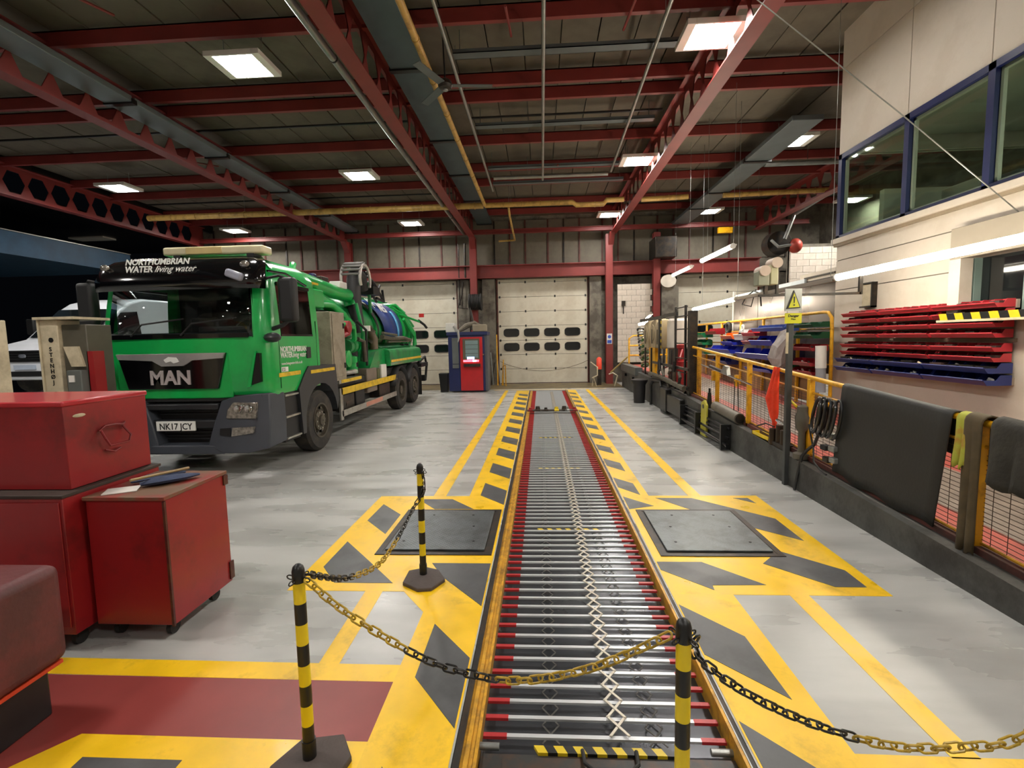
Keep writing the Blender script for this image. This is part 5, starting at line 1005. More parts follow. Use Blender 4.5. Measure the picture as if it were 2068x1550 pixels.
# ------------------------------------------------------------------ fluorescent tubes
def tube(a, c, label, r=0.042):
    t = thing('tube_light', a, label, 'light')
    A_, C_ = Vector(a), Vector(c); d = (C_-A_).normalized()
    b = MB(); b.cyl(A_+d*0.03, C_-d*0.03, r, 12); obj('diffuser', b, tube_e, t)
    b = MB(); b.cyl(A_, A_+d*0.04, r*1.15, 12); obj('end_cap', b, white_p, t)
    b = MB(); b.cyl(C_-d*0.04, C_, r*1.15, 12); obj('end_cap', b, white_p, t)
    b = MB(); o_ = Vector((0.05, 0, 0.02)); b.cyl(A_+o_, C_+o_, 0.018, 6); obj('channel', b, white_p, t)
tube((4.2, 7.36, 2.61), (4.2, 3.4, 2.63), 'long fluorescent tube light in front of the white wall bins', 0.045)
tube((4.2, 13.95, 2.53), (4.2, 10.96, 2.59), 'fluorescent tube light hung level with the steel screen', 0.045)
tube((3.7, 14.2, 3.5), (3.7, 12.5, 3.5), 'shorter of two tube lights floating near the third roller door', 0.04)
tube((3.66, 11.6, 3.5), (3.66, 9.75, 3.5), 'longer of two tube lights hung high near the third roller door', 0.045)
tube((3.45, 17.6, 2.24), (3.45, 15.4, 2.27), 'far fluorescent tube light above the hose reels', 0.045)
tube((3.3, 16.2, 2.3), (3.5, 16.0, 2.5), 'small upright tube light beside the far tube', 0.03)
b = MB(); b.box(4.17, 4.23, 7.4, 10.95, 2.56, 2.62); b.box(4.16, 4.24, 8.9, 9.3, 2.5, 2.53); lr = props(obj('lamp_track', b, mat('track_grey', (136, 128, 118), 0.45, 0.3)), 'grey trunking joining the tube lights over the walkway', 'track')
b = MB(); b.path([(4.2, 10.4, 2.6), (4.2, 10.1, 2.68), (4.2, 9.8, 2.6), (4.2, 9.75, 2.36)], 0.014, 6); b.path([(4.2, 10.5, 2.55), (4.18, 10.6, 2.45), (4.2, 10.2, 2.38), (4.2, 10.1, 2.55)], 0.01, 6); props(obj('cable_loop', b, black_rub), 'black cable looped around the lamp trunking', 'cable')
for z_ in ((7.5, 6.6), (10.9, 6.6), (13.2, 6.6), (4.5, 6.6)):
    b = MB(); b.cyl((4.2, z_[0], 2.6), (4.2, z_[0], 6.6), 0.004, 5)
    obj('wire', b, galv, lr)
for y in (14.0, 12.7, 11.4, 9.9):
    b = MB(); b.cyl((3.72, y, 3.52), (3.72, y, 6.5), 0.003, 5); obj('trim_%d' % (200+int(y)), b, galv, kind='structure')
b = MB(); b.path([(2.0, 5.15, 5.1), (3.6, 5.30, 3.95), (4.97, 5.50, 2.99)], 0.006, 6); b.path([(2.0, 5.15, 5.1), (0.5, 5.0, 6.2)], 0.006, 6); props(obj('stay_wire', b, galv), 'thin steel wire slanting down across the blue windows', 'wire')
# grey control boxes on the trunking
t = thing('control_boxes', (3.0, 6.8, 2.38), 'pair of sage green rounded control boxes above the warning sign', 'control box')
for x0, x1, z0, z1, mm, r in ((2.86, 3.01, 2.47, 2.66, mat('sage_box', (142, 144, 124), 0.5), 1), (3.02, 3.12, 2.48, 2.74, mat('sage_light', (178, 176, 140), 0.5), 0)):
    b = MB(); b.box(x0, x1, 6.75, 6.9, z0, z1); obj('box', b, mm, t, bev=0.012)
for x, z in ((2.94, 2.66), (3.09, 2.76)):
    b = MB(); b.cyl((x, 6.72, z), (x, 6.92, z), 0.07, 16); obj('dome', b, mat('beige_dome', (190, 172, 156), 0.5), t)
b = MB(); b.box(2.97, 3.01, 6.8, 6.84, 2.36, 2.47); b.box(3.12, 3.15, 6.8, 6.84, 2.36, 2.7); b.box(2.9, 4.2, 6.8, 6.84, 2.33, 2.36); b.box(4.18, 4.22, 6.8, 6.84, 2.33, 2.57); obj('bracket', b, steel_dark, t)
# sign pole
t = thing('sign_pole', (2.96, 6.08, 0), 'grey steel pole carrying a yellow warning triangle sign', 'sign')
b = MB(); b.box(2.93, 2.99, 6.05, 6.11, 0, 2.05); obj('pole', b, mat('pole_grey', (72, 74, 74), 0.45, 0.4, var=0.2), t, bev=0.005)
SY = mat('sign_yellow', (206, 204, 30), 0.35, var=0.03)
b = MB(); b.prism([(2.885, 2.125), (3.045, 2.135), (2.965, 2.34)], 'y', 6.02, 6.03); obj('triangle_border', b, black_paint, t)
b = MB(); b.prism([(2.905, 2.137), (3.028, 2.145), (2.965, 2.305)], 'y', 6.012, 6.021); obj('triangle', b, SY, t)
b = MB(); b.prism([(2.957, 2.265), (2.973, 2.265), (2.968, 2.19), (2.962, 2.19)], 'y', 6.006, 6.012); b.lathe((2.965, 6.006, 2.168), [(0.001, 0), (0.009, 0.0), (0.009, 0.006)], 12, 'y'); obj('exclamation_mark', b, black_paint, t)
b = MB(); b.box(2.87, 3.06, 6.03, 6.045, 2.10, 2.36); obj('back_plate', b, galv, t)
b = MB(); b.box(2.875, 3.065, 6.03, 6.04, 1.955, 2.075); dg = obj('notice_board', b, SY, t)
text('lettering', 'Danger', 0.042, (2.97, 6.028, 2.03), (PI/2, 0, 0), black_paint, dg, 0.001, 'CENTER', bold=0.001)
text('lettering', 'Men', 0.03, (2.97, 6.028, 1.995), (PI/2, 0, 0), black_paint, dg, 0.001, 'CENTER')
b = MB(); b.box(2.925, 2.93, 6.05, 6.08, 1.6, 1.85); b.box(2.90, 2.93, 6.045, 6.05, 1.6, 1.85); obj('rule_plate', b, cream, t)

# ------------------------------------------------------------------ things on and along the plinth
def drape(name, y0, y1, zt0, zb_, m, label, cat, x=3.13, r=0.035, amp=0.0, nw=1, back=0.35, ny=14, skew=0.0, sol=0.012):
    b = MB(); vs = []; prof = []
    for i in range(9): prof.append((x-r-0.012, zb_+(zt0-zb_)*i/8.0))
    for a in (150, 120, 90, 60, 30): prof.append((x+(r+0.012)*math.cos(math.radians(a)), zt0+r*math.sin(math.radians(a))))
    for i in range(4): prof.append((x+r+0.012, zt0-(zt0-zb_)*back*i/3.0))
    m_ = len(prof)
    for j in range(ny+1):
        f = j/ny; y = y0+(y1-y0)*f; dz = RZ(y)-RZ((y0+y1)/2)
        for i, (px_, pz) in enumerate(prof):
            h = max(0, (zt0-pz)/(zt0-zb_)) if zt0 > zb_ else 0
            vs.append((px_-amp*h*abs(math.sin(nw*PI*f))*(1 if px_ < x else -0.3), y+skew*h, pz+dz+(0.02*math.sin(5*f*PI)*h if amp else 0)))
    b.add(vs, [(j*m_+i, j*m_+i+1, (j+1)*m_+i+1, (j+1)*m_+i) for j in range(ny) for i in range(m_-1)])
    o = obj(name, b, m); solid(o, sol); return props(o, label, cat)
drape('rubber_mat', 3.86, 5.22, RZ(4.5)+0.005, 0.33, mat('mat_rubber', (42, 42, 40), 0.62, var=0.15, scale=2, bump=0.15), 'large dark rubber mat draped over the yellow handrail', 'mat', skew=0.12, nw=1, amp=0.02)
drape('hi_vis_vest', 3.68, 3.80, RZ(3.7)+0.005, 0.85, mat('vest_lime', (168, 170, 60), 0.8, var=0.15, dirt=(170, 70, 40), damt=0.8, dscale=4), 'grubby lime and orange vest hung over the rail beside the mat', 'vest', r=0.045, amp=0.04, nw=2)
drape('brown_rag', 3.58, 3.72, RZ(3.65)+0.003, 0.24, mat('rag_brown', (78, 66, 44), 0.85, var=0.25, scale=8), 'long brown rag hanging to the kerb beside the yellow post', 'rag', r=0.055, amp=0.03, nw=2)
drape('dark_jacket', 3.0, 3.5, RZ(3.3)+0.01, 0.78, mat('jacket_dark', (46, 44, 38), 0.85, var=0.35, scale=7, bump=0.4), 'dirty dark jacket slung over the rail at the right edge', 'jacket', r=0.06, amp=0.07, nw=3)
drape('dark_jacket', 2.4, 2.95, RZ(2.7)+0.01, 0.6, mat('jacket_olive', (52, 50, 40), 0.85, var=0.35, scale=7, bump=0.4), 'second dirty jacket slung over the rail just past the frame edge', 'jacket', r=0.06, amp=0.07, nw=3)
b = MB(); b.path([(3.09, 6.70, 1.40), (3.07, 6.68, 1.2), (3.06, 6.72, 0.98), (3.07, 6.66, 0.75), (3.07, 6.63, 0.66)], [0.02, 0.05, 0.075, 0.05, 0.02], 10); b.path([(3.09, 6.62, 1.40), (3.06, 6.62, 1.1), (3.07, 6.64, 0.8), (3.08, 6.66, 0.55)], [0.02, 0.045, 0.05, 0.015], 8)
props(obj('orange_rag', b, mat('rag_orange', (232, 62, 24), 0.75, var=0.15, scale=10, bump=0.3)), 'bright orange sling hanging from the yellow handrail', 'rag')
b = MB(); b.path([(3.04, 8.75, 0.0), (3.04, 7.7, 0.0)], 0.085, 20); b.v = [(p[0], p[1], p[2]+zt(p[1])+0.09) for p in b.v]
o = obj('steel_pipe', b, mat('pipe_dull', (110, 104, 92), 0.5, 0.3, var=0.2, dirt=(70, 60, 50), damt=0.5, dscale=6)); props(o, 'wide dull grey pipe lying on the plinth', 'pipe')
b = MB(); b.cyl((3.04, 7.69, zt(7.7)+0.09), (3.04, 7.698, zt(7.7)+0.09), 0.07, 18); obj('bore', b, black_paint, o)
tl = thing('prop_bar', (3.06, 8.4, 1.2), 'chromed bar with a grey bracket resting on the handrail hooks', 'tool')
b = MB(); b.path([(3.06, 9.6, 1.28), (3.06, 7.35, 1.10)], 0.014, 8); obj('bar', b, CHR, tl)
b = MB(); b.path([(3.05, 9.1, 1.27), (3.05, 8.3, 1.2)], 0.03, 8); obj('sleeve', b, steel_dark, tl)
b = MB(); b.prism([(8.45, 1.2), (8.15, 1.18), (8.2, 1.32), (8.3, 1.33)], 'x', 3.0, 3.06); obj('bracket', b, galv, tl)
for y in (9.0, 7.95): b = MB(); b.box(3.05, 3.1, y-0.03, y+0.03, 1.02, 1.2); obj('hook', b, rail_y, tl)
b = MB(); b.path([(3.05, 7.95, 1.1), (3.05, 7.97, 0.62)], 0.008, 5); b.path([(3.04, 7.8, 1.1), (3.05, 7.78, 0.65)], 0.008, 5); obj('cord', b, black_rub, tl)
b = MB(); b.path([(3.03, 9.05, 0.50), (3.03, 9.05, 0.78)], [0.05, 0.03], 10); b.path([(3.03, 9.05, 0.5+0.26), (3.03, 9.05, 0.86)], 0.02, 8); b.v = [(p[0], p[1], p[2]+0.02) for p in b.v]; props(obj('black_bottle', b, black_paint), 'black bottle standing behind the yellow wedge', 'bottle')
b = MB(); b.prism([(8.83, 0.02), (9.15, 0.02), (9.1, 0.62), (8.95, 0.68), (8.83, 0.6)], 'x', 2.90, 2.94); o = obj('wheel_wedge', b, mat('dull_lime', (180, 172, 60), 0.5, var=0.1), bev=0.01); props(o, 'upright lime yellow board with a hole leaning on the plinth', 'board')
b = MB(); b.cyl((2.893, 8.98, 0.56), (2.899, 8.98, 0.56), 0.04, 14); obj('hole', b, black_paint, o)
b = MB(); z0 = zt(6.9)
b.box(3.0, 3.12, 6.66, 7.16, z0, z0+0.015); b.box(3.0, 3.012, 6.66, 7.16, z0, z0+0.06); b.box(3.108, 3.12, 6.66, 7.16, z0, z0+0.06); b.box(3.0, 3.12, 7.14, 7.16, z0, z0+0.06)
props(obj('yellow_tray', b, mat('tray_yellow', (226, 196, 20), 0.35)), 'shallow bright yellow tray on the plinth', 'tray')
jk2 = thing('bottle_jack', (3.06, 6.4, zt(6.4)), 'oily brown hydraulic jack standing on the plinth left of the sign pole', 'jack')
for x, y, r, h in ((3.06, 6.32, 0.06, 0.24), (3.06, 6.46, 0.05, 0.28), (3.03, 6.58, 0.05, 0.22)):
    b = MB(); b.cyl((x, y, zt(6.4)), (x, y, zt(6.4)+h), r, 14); obj('cylinder', b, mat('oily_brown', (54, 42, 32), 0.4, 0.4, var=0.3), jk2)
b = MB(); b.box(3.0, 3.12, 6.25, 6.65, zt(6.4)-0.0, zt(6.4)+0.06); obj('jack_base', b, steel_dark, jk2)
b = MB(); b.path([(3.05, 6.6, 0.62), (3.03, 6.8, 0.63), (3.0, 7.0, 0.56)], 0.01, 6); obj('jack_hose', b, black_rub, jk2)
im = thing('grease_pump', (3.05, 6.0, zt(6)), 'upright grey pump with a yellow handle right of the sign pole', 'pump')
b = MB(); b.lathe((3.06, 5.93, zt(6)), [(0.09, 0), (0.09, 0.06), (0.04, 0.08), (0.04, 0.32), (0.07, 0.36), (0.08, 0.5), (0.06, 0.55), (0.06, 0.62), (0.02, 0.64)], 14); obj('body', b, mat('pump_grey', (92, 88, 78), 0.5, 0.3, var=0.25), im)
b = MB(); b.path([(3.0, 5.95, 0.98), (3.02, 6.15, 1.03)], 0.015, 6); obj('handle', b, hz_y, im)
b = MB(); b.path([(2.98, 6.1, 0.72), (2.94, 6.3, 0.76)], 0.018, 8); obj('spout', b, CHR, im)
co = thing('cable_coil', (3.06, 5.5, 0.9), 'coiled black cables looped over the handrail beside the rubber mat', 'cable')
for k in range(9):
    b = MB(); y0 = 5.62-0.045*k; r = 0.14+0.012*(k % 3)
    b.path([(3.05-0.03*(k % 2)+0.03*math.cos(a), y0+(r*0.8)*math.cos(a)-0.06*math.sin(a), 0.93+(r+0.05)*math.sin(a)) for a in [2*PI*q/18 for q in range(18)]], 0.014, 7, closed=True); obj('cable_loop', b, mat('cable_black', (30, 30, 31), 0.4, coat=0.2), co)
b = MB(); b.path([(3.06, 5.55, 0.78), (3.03, 5.6, 0.6), (3.03, 5.75, 0.5), (3.0, 5.8, 0.42), (2.96, 5.82, 0.15), (2.95, 5.84, 0.01)], 0.018, 8); b.path([(3.04, 5.75, 0.8), (3.02, 5.6, 0.55), (3.0, 5.55, 0.42), (3.0, 5.42, 0.36), (3.0, 5.3, 0.34)], 0.01, 6); obj('trailing_cable', b, MATS['cable_black'], co)
for y, z in ((5.35, 0.75), (5.3, 0.62), (5.45, 0.6), (5.28, 0.5), (5.4, 0.48)): b = MB(); b.box(3.03, 3.1, y-0.05, y+0.05, z-0.03, z+0.03); obj('plug', b, random.choice([steel_dark, galv, black_rub]), co, bev=0.01)

# ------------------------------------------------------------------ black service rack with ladder and hose reels
rk = thing('service_rack', (3.0, 12, 0), 'black oily service rack with ladder frame standing on the plinth', 'rack')
b = MB(); b.box(3.06, 3.22, 10.38, 10.56, 0.2, 2.34); obj('column', b, steel_dark, rk, bev=0.01)
for y in (10.72, 11.5): b = MB(); b.box(3.05, 3.09, y-0.03, y+0.03, 0.3, 2.47); obj('ladder_stile', b, black_paint, rk)
for z in (2.44, 2.25, 1.97, 1.66, 1.34, 1.03, 0.75): b = MB(); b.cyl((3.07, 10.6, z), (3.07, 11.5, z), 0.014, 6); obj('rung', b, steel_dark, rk)
b = MB(); b.box(3.04, 3.1, 11.4, 12.5, 2.28, 2.36); b.box(3.04, 3.1, 12.5, 15.4, 2.26, 2.34); obj('top_arm', b, black_paint, rk)
for y in (11.9, 12.6, 13.1, 14.0, 14.8): b = MB(); b.box(3.06, 3.1, y-0.03, y+0.03, 0.6, 2.3 if y in (13.1,) else 1.5); obj('upright', b, black_paint, rk)
for z in (0.72, 1.12): b = MB(); b.box(3.03, 3.08, 10.4, 13.7, z-0.03, z+0.03); obj('cross_bar', b, black_paint, rk)
b = MB(); b.path([(3.0, 13.8, 0.80), (3.0, 12.6, 0.80), (3.0, 10.5, 0.72)], 0.06, 8); obj('top_pipe', b, mat('oily_steel', (92, 88, 76), 0.35, 0.6, var=0.4, scale=8), rk)
b = MB(); b.box(2.86, 2.98, 11.5, 12.05, 0.05, 0.6); b.box(2.88, 2.98, 10.4, 11.5, 0.1, 0.5); obj('lower_tank', b, mat('oily_black', (26, 25, 23), 0.35, 0.3, var=0.4), rk, bev=0.02)
random.seed(3)
for k in range(10):
    b = MB(); y = random.uniform(10.7, 13.4); z = random.uniform(0.6, 1.0); b.cyl((3.0, y, z), (3.0, y+random.uniform(-0.2, 0.2), z+random.uniform(0.05, 0.3)), 0.035, 8); obj('fitting', b, random.choice([steel_dark, black_paint, RIM]), rk)
for k, (y, z, r, w_) in enumerate(((15.3, 1.9, 0.36, 0.3), (14.4, 1.92, 0.36, 0.2), (13.75, 1.9, 0.34, 0.12))):
    t = thing('hose_reel', (3.3, y, z), ('farthest cream hose reel under the black arm', 'middle cream hose reel with a black slot', 'cream hose reel nearest the hazard striped strip')[k], 'hose reel')
    b = MB(); b.prism([(y-r, z-r*1.2), (y+r*0.7, z-r*1.2), (y+r*0.9, z-r*0.4), (y+r*0.9, z+r*0.4), (y+r*0.5, z+r*0.9), (y-r, z+r*1.1)], 'x', 3.2, 3.2+w_+0.1); obj('case', b, mat('reel_cream', (168, 152, 122), 0.5, var=0.1), t, bev=0.03)
    b = MB(); b.lathe((3.19, y, z), [(0.02, -0.01), (0.24, -0.01), (0.24, 0.01)], 20, 'x'); obj('drum', b, mat('reel_cream', (168, 152, 122), 0.5), t)
    b = MB(); b.box(3.17, 3.18, y-0.03, y+0.03, z-0.3, z+0.1); obj('slot', b, black_paint, t)
    b = MB(); b.cyl((3.3, y, z+0.3), (3.3, y, 2.3), 0.02, 6); obj('hanger', b, steel_dark, t)
b = MB(); 
for k in range(10): z = 1.5+0.08*k; b.prism([(13.12, z), (13.3, z+0.04), (13.3, z+0.12), (13.12, z+0.08)], 'x', 3.12, 3.14, k % 2)
props(obj('hazard_board', b, [hz_y, black_paint]), 'narrow black and yellow striped board beside the hose reels', 'board')
b = MB(); b.lathe((3.6, 12.9, 1.5), [(0.3, 0), (0.36, 0.03), (0.36, 0.7), (0.3, 0.76)], 24); t = obj('oil_drum', b, mat('drum_white', (200, 192, 180), 0.4)); props(t, 'white drum raised behind the black rack', 'drum')
b = MB(); b.box(3.35, 3.85, 12.6, 13.2, zt(13)-0.03, 1.5); obj('stand', b, steel_dark, t)
b = MB(); b.box(3.2, 3.28, 14.1, 14.8, 0.6, 1.5); b.box(3.2, 3.28, 10.3, 10.36, 0.5, 1.58); props(obj('yellow_post', b, rail_y), 'yellow steel uprights beneath the hose reels', 'post')
rh = thing('red_pump', (3.4, 12.2, zt(12.2)), 'red drum pump and hose seen through the rack', 'pump')
b = MB(); b.lathe((3.4, 12.2, zt(12.2)-0.03), [(0.2, 0), (0.2, 0.6), (0.08, 0.62), (0.08, 0.9), (0.12, 0.92), (0.12, 1.0), (0.03, 1.02)], 16); obj('body', b, cab_red, rh)
b = MB(); b.path([(3.4, 12.1, 1.5), (3.25, 11.8, 1.3), (3.2, 12.4, 1.1), (3.2, 13.0, 1.0)], 0.02, 6); obj('hose', b, BC['dred'], rh)
for k, (y, lb, m) in enumerate(((16.6, 'silver flexible duct hose hanging beyond the reels', galv), (15.9, 'coiled green and silver hose hanging beyond the reels', mat('hose_green', (60, 110, 60), 0.4)))):
    t = thing('flexible_hose', (3.35, y, 2.0), lb, 'hose')
    for q in range(10):
        b = MB(); zz = 2.05-0.1*q if k == 0 else 1.8-0.1*q; b.path([(3.3+0.12*math.cos(a), y+0.14*math.cos(a+1)-0.05*q*(1-k), zz+0.05*math.sin(a)) for a in [2*PI*s_/10 for s_ in range(10)]], 0.03, 6, closed=True)
        obj('coil', b, m if q % 2 else (black_rub if k == 0 else cream), t)
fg = thing('end_gate', (3.3, 17.6, zt(17.6)), 'yellow guard frame at the far end of the walkway', 'guard rail')
for pts in ([(3.15, 17.9, zt(17.9)), (3.15, 17.9, 1.75), (3.3, 17.95, 1.85), (4.4, 18.0, 1.85), (4.5, 18.0, 1.75), (4.5, 18.0, 0.8)], [(3.15, 17.9, 1.5), (4.5, 18.0, 1.5)], [(3.15, 17.9, 1.15), (4.5, 18, 1.15)], [(3.9, 17.95, 1.85), (3.9, 17.95, 0.8)]):
    b = MB(); b.path(pts, 0.03, 8); obj('tube', b, rail_y, fg)
b = MB(); b.path([(3.1, 17.9, 1.1), (2.6, 18.6, 0.5)], 0.03, 8); obj('sloping_tube', b, mat('gate_pale', (170, 150, 96), 0.5), fg)
rods = thing('steel_rods', (2.88, 10, 0), 'bundle of black steel rods racked low against the plinth', 'rods')
for (x, z, y0, y1, r) in ((2.93, 0.36, 7.8, 10.3, 0.02), (2.92, 0.29, 7.9, 10.3, 0.018), (2.9, 0.22, 7.75, 10.3, 0.022), (2.86, 0.12, 7.7, 10.3, 0.025), (2.92, 0.06, 7.85, 10.3, 0.02)):
    b = MB(); b.cyl((x, y0, z), (x, y1, z+0.02), r, 8); obj('rod', b, mat('rod_black', (34, 34, 36), 0.3, 0.6, var=0.2), rods)
for y in (7.9, 9.2, 10.2): b = MB(); b.box(2.82, 2.97, y-0.03, y+0.03, 0.02, 0.42); obj('rod_holder', b, black_paint, rods)
bk = thing('waste_bin', (2.70, 13.75, 0), 'black flared bin against the plinth in front of the rack', 'bin')
b = MB(); b.lathe((2.70, 13.75, 0), [(0.15, 0), (0.17, 0.45), (0.17, 0.5), (0.23, 0.6), (0.23, 0.64), (0.15, 0.66)], 18); obj('body', b, mat('bin_black', (30, 28, 30), 0.5), bk)
b = MB(); b.path([(2.92, 13.3, 0.0), (2.92, 13.3, 0.55), (2.95, 13.2, 0.66), (2.95, 12.4, 0.7), (2.92, 12.2, 0.6), (2.92, 12.1, 0.02)], 0.035, 8); props(obj('hoop_bracket', b, black_paint), 'black bent tube frame bolted in front of the plinth', 'bracket')
cm = thing('end_box', (2.94, 18.3, 0.8), 'grey steel box on the far end of the plinth', 'box')
b = MB(); b.box(2.9, 3.12, 15.4, 18.2, 0.62, 0.86); obj('channel', b, mat('channel_grey', (86, 90, 88), 0.5, 0.2), cm)
for y, z in ((17.4, 0.5), (16.0, 0.48), (15.0, 0.46)): b = MB(); b.cyl((2.9, y, z), (2.97, y, z), 0.05, 10); obj('bolt', b, black_paint, cm)

# ------------------------------------------------------------------ kiosk and far clutter
kk = thing('tool_kiosk', (-2.55, 17.4, 0), 'navy and red computer cabinet with a glazed red door near the far wall', 'cabinet')
b = MB(); b.box(-3.22, -1.95, 17.05, 17.9, 0.04, 1.98); obj('carcass', b, navy, kk, bev=0.01)
b = MB(); b.box(-3.26, -1.84, 17.0, 17.95, 1.98, 2.1); obj('hood', b, navy, kk, bev=0.01)
b = MB(); b.box(-1.97, -1.86, 17.1, 17.9, 0.04, 2.0); obj('side_panel', b, mat('kiosk_grey', (76, 78, 84), 0.5), kk)
b = MB(); b.box(-2.80, -2.02, 17.01, 17.05, 0.06, 1.92); dr = obj('door', b, mat('kiosk_red', (176, 22, 28), 0.35, coat=0.2), kk, bev=0.006)
b = MB(); b.box(-2.70, -2.12, 16.99, 17.012, 1.14, 1.86); obj('window_frame', b, mat('kiosk_frame', (84, 78, 62), 0.5), dr)
b = MB(); b.box(-2.61, -2.17, 16.982, 16.99, 1.2, 1.80); obj('window', b, mat('kiosk_glass', (120, 140, 142), 0.2, var=0.1), dr)
for z in (1.35, 1.5, 1.65): b = MB(); b.box(-2.61, -2.17, 16.978, 16.982, z, z+0.012); obj('shelf_edge', b, steel_dark, dr)
b = MB(); b.box(-2.69, -2.15, 16.975, 16.99, 1.06, 1.13); obj('red_display', b, emi('red_led', (255, 20, 70), 3.0), dr)
b = MB(); b.box(-2.36, -2.24, 16.972, 16.975, 1.07, 1.13); obj('white_led', b, emi('white_led', (255, 200, 210), 5.0), dr)
b = MB(); b.box(-2.56, -2.3, 16.975, 16.985, 1.15, 1.24); obj('screen', b, emi('blue_screen', (150, 190, 255), 1.2), dr)
b = MB(); b.box(-2.67, -2.1, 16.9, 17.01, 0.9, 1.0); obj('keyboard_shelf', b, steel_dark, dr)
b = MB(); b.box(-3.08, -2.86, 17.03, 17.05, 1.0, 1.9); b.box(-3.08, -2.86, 17.025, 17.05, 0.85, 0.98); obj('side_window', b, mat('kiosk_side', (92, 96, 96), 0.3), kk)
b = MB(); b.cyl((-1.99, 17.0, 1.31), (-1.99, 17.03, 1.31), 0.03, 12); obj('lock', b, CHR, kk)
b = MB(); b.path([(-2.9, 17.3, 2.12), (-2.6, 17.25, 2.3), (-2.3, 17.3, 2.42), (-2.1, 17.3, 2.3)], [0.05, 0.1, 0.07, 0.05], 8); props(obj('bag_heap', b, mat('bag_dark', (110, 102, 90), 0.8, var=0.3, scale=6, bump=0.4)), 'grey bag slumped on top of the kiosk', 'bag')
b = MB(); b.box(-2.35, -1.88, 17.0, 17.5, 2.1, 2.35); props(obj('document_box', b, mat('case_grey', (128, 118, 100), 0.5), bev=0.03), 'grey hard case on the right of the kiosk top', 'case')
b = MB(); b.box(-3.3, -2.98, 17.1, 17.5, 2.1, 2.42); props(obj('white_carton', b, white_p, bev=0.02), 'white carton on the left of the kiosk top', 'carton')
b = MB(); b.path([(-3.0, 17.02, 2.3), (-2.85, 16.98, 2.12), (-2.82, 16.97, 1.9), (-2.86, 16.97, 1.75)], [0.05, 0.05, 0.04, 0.02], 6); props(obj('hanging_cloth', b, mat('cloth_grey', (150, 148, 144), 0.8)), 'grey cloth hanging over the kiosk front edge', 'cloth')
b = MB(); b.prism([(-3.62, 0.66), (-3.30, 0.66), (-3.32, 0), (-3.56, 0)], 'y', 17.2, 17.55); props(obj('rubbish_bin', b, black_paint, bev=0.01), 'black plastic bin left of the kiosk', 'bin')
hr = thing('hose_drum', (-2.5, 19.15, 3.25), 'black hose reel mounted on the red column beside the middle door', 'hose reel')
b = MB(); b.lathe((-2.5, 19.2, 3.27), [(0.12, -0.24), (0.33, -0.24), (0.33, -0.2), (0.2, -0.18), (0.2, 0.18), (0.33, 0.2), (0.33, 0.24), (0.12, 0.24)], 20, 'x'); obj('drum', b, black_rub, hr)
for k in range(7): b = MB(); b.path([(-2.68+0.06*k, 19.2+0.29*math.cos(a), 3.27+0.29*math.sin(a)) for a in [2*PI*s_/16 for s_ in range(16)]], 0.025, 6, closed=True); obj('hose_turn', b, black_rub, hr)
b = MB(); b.path([(-2.7, 19.0, 3.05), (-2.6, 18.95, 2.6), (-2.62, 18.9, 2.2)], 0.05, 6); obj('hanging_hose', b, steel_dark, hr)
b = MB(); b.path([(-3.05, 19.7, 4.1), (-3.1, 19.7, 3.6), (-3.25, 19.6, 3.1), (-2.85, 19.6, 3.05)], 0.03, 6); b.path([(-3.2, 19.75, 5.6), (-3.2, 19.75, 3.2)], 0.03, 6); b.path([(-2.95, 19.75, 5.6), (-2.95, 19.75, 4.2)], 0.045, 6); props(obj('wall_pipework', b, steel_dark), 'dark pipes running down the far wall beside the hose reel', 'pipe')
t = thing('leaning_tools', (-1.65, 19.3, 0), 'yellow poles and tangled handles leaning beside the middle door', 'tools')
for (x0, x1, z1, m) in ((-1.72, -1.75, 2.0, rail_y), (-1.9, -2.0, 1.3, galv), (-1.55, -1.5, 1.0, rail_y), (-1.62, -1.75, 1.1, galv), (-2.0, -1.85, 0.9, steel_dark)):
    b = MB(); b.path([(x0, 19.4, 0), (x1, 19.65, z1)], 0.022, 6); obj('pole', b, m, t)
t = thing('stacked_bars', (-1.42, 19.2, 0), 'bent yellow tubular frame left of the middle door threshold', 'frame')
b = MB(); b.path([(-1.5, 19.3, 0), (-1.5, 19.3, 0.75), (-1.4, 19.2, 0.82), (-1.38, 19.1, 0)], 0.025, 6); obj('tube', b, worn_y, t)
b = MB(); b.lathe((2.2, 18.9, 0.6), [(0.02, 0), (0.1, 0.01), (0.1, 0.4), (0.06, 0.45), (0.02, 0.47)], 14); b.box(2.12, 2.28, 18.85, 18.95, 0.0, 0.6, 1)
props(obj('red_cylinder', b, [mat('cyl_red', (222, 70, 46), 0.4), steel_dark]), 'orange red cylinder on a stand right of the middle door', 'cylinder')
t = thing('bent_tubes', (2.0, 18.7, 0), 'bent grey tubes by the right foot of the middle door', 'frame')
for pts in ([(1.85, 18.6, 0.9), (2.1, 18.6, 0.7), (2.1, 18.6, 0.4), (1.9, 18.6, 0.3)], [(1.9, 18.5, 0.0), (1.95, 18.5, 0.35), (2.05, 18.5, 0.0)], [(2.5, 18.4, 0.45), (2.65, 18.4, 0.5), (2.8, 18.3, 0.4), (2.7, 18.3, 0.0)]): b = MB(); b.path(pts, 0.025, 6); obj('tube', b, cream, t)
b = MB(); b.box(2.55, 2.75, 19.32, 19.34, 1.55, 1.95); o = obj('safety_notice', b, white_p); o['label'] = 'blue and white safety notice on the red column right of the middle door'; o['category'] = 'sign'
b = MB(); b.lathe((2.65, 19.315, 1.83), [(0.01, 0), (0.065, 0), (0.065, 0.006)], 16, 'y'); b.box(2.57, 2.73, 19.31, 19.32, 1.58, 1.7); obj('pictogram', b, mat('notice_blue', (30, 70, 170), 0.4), o)
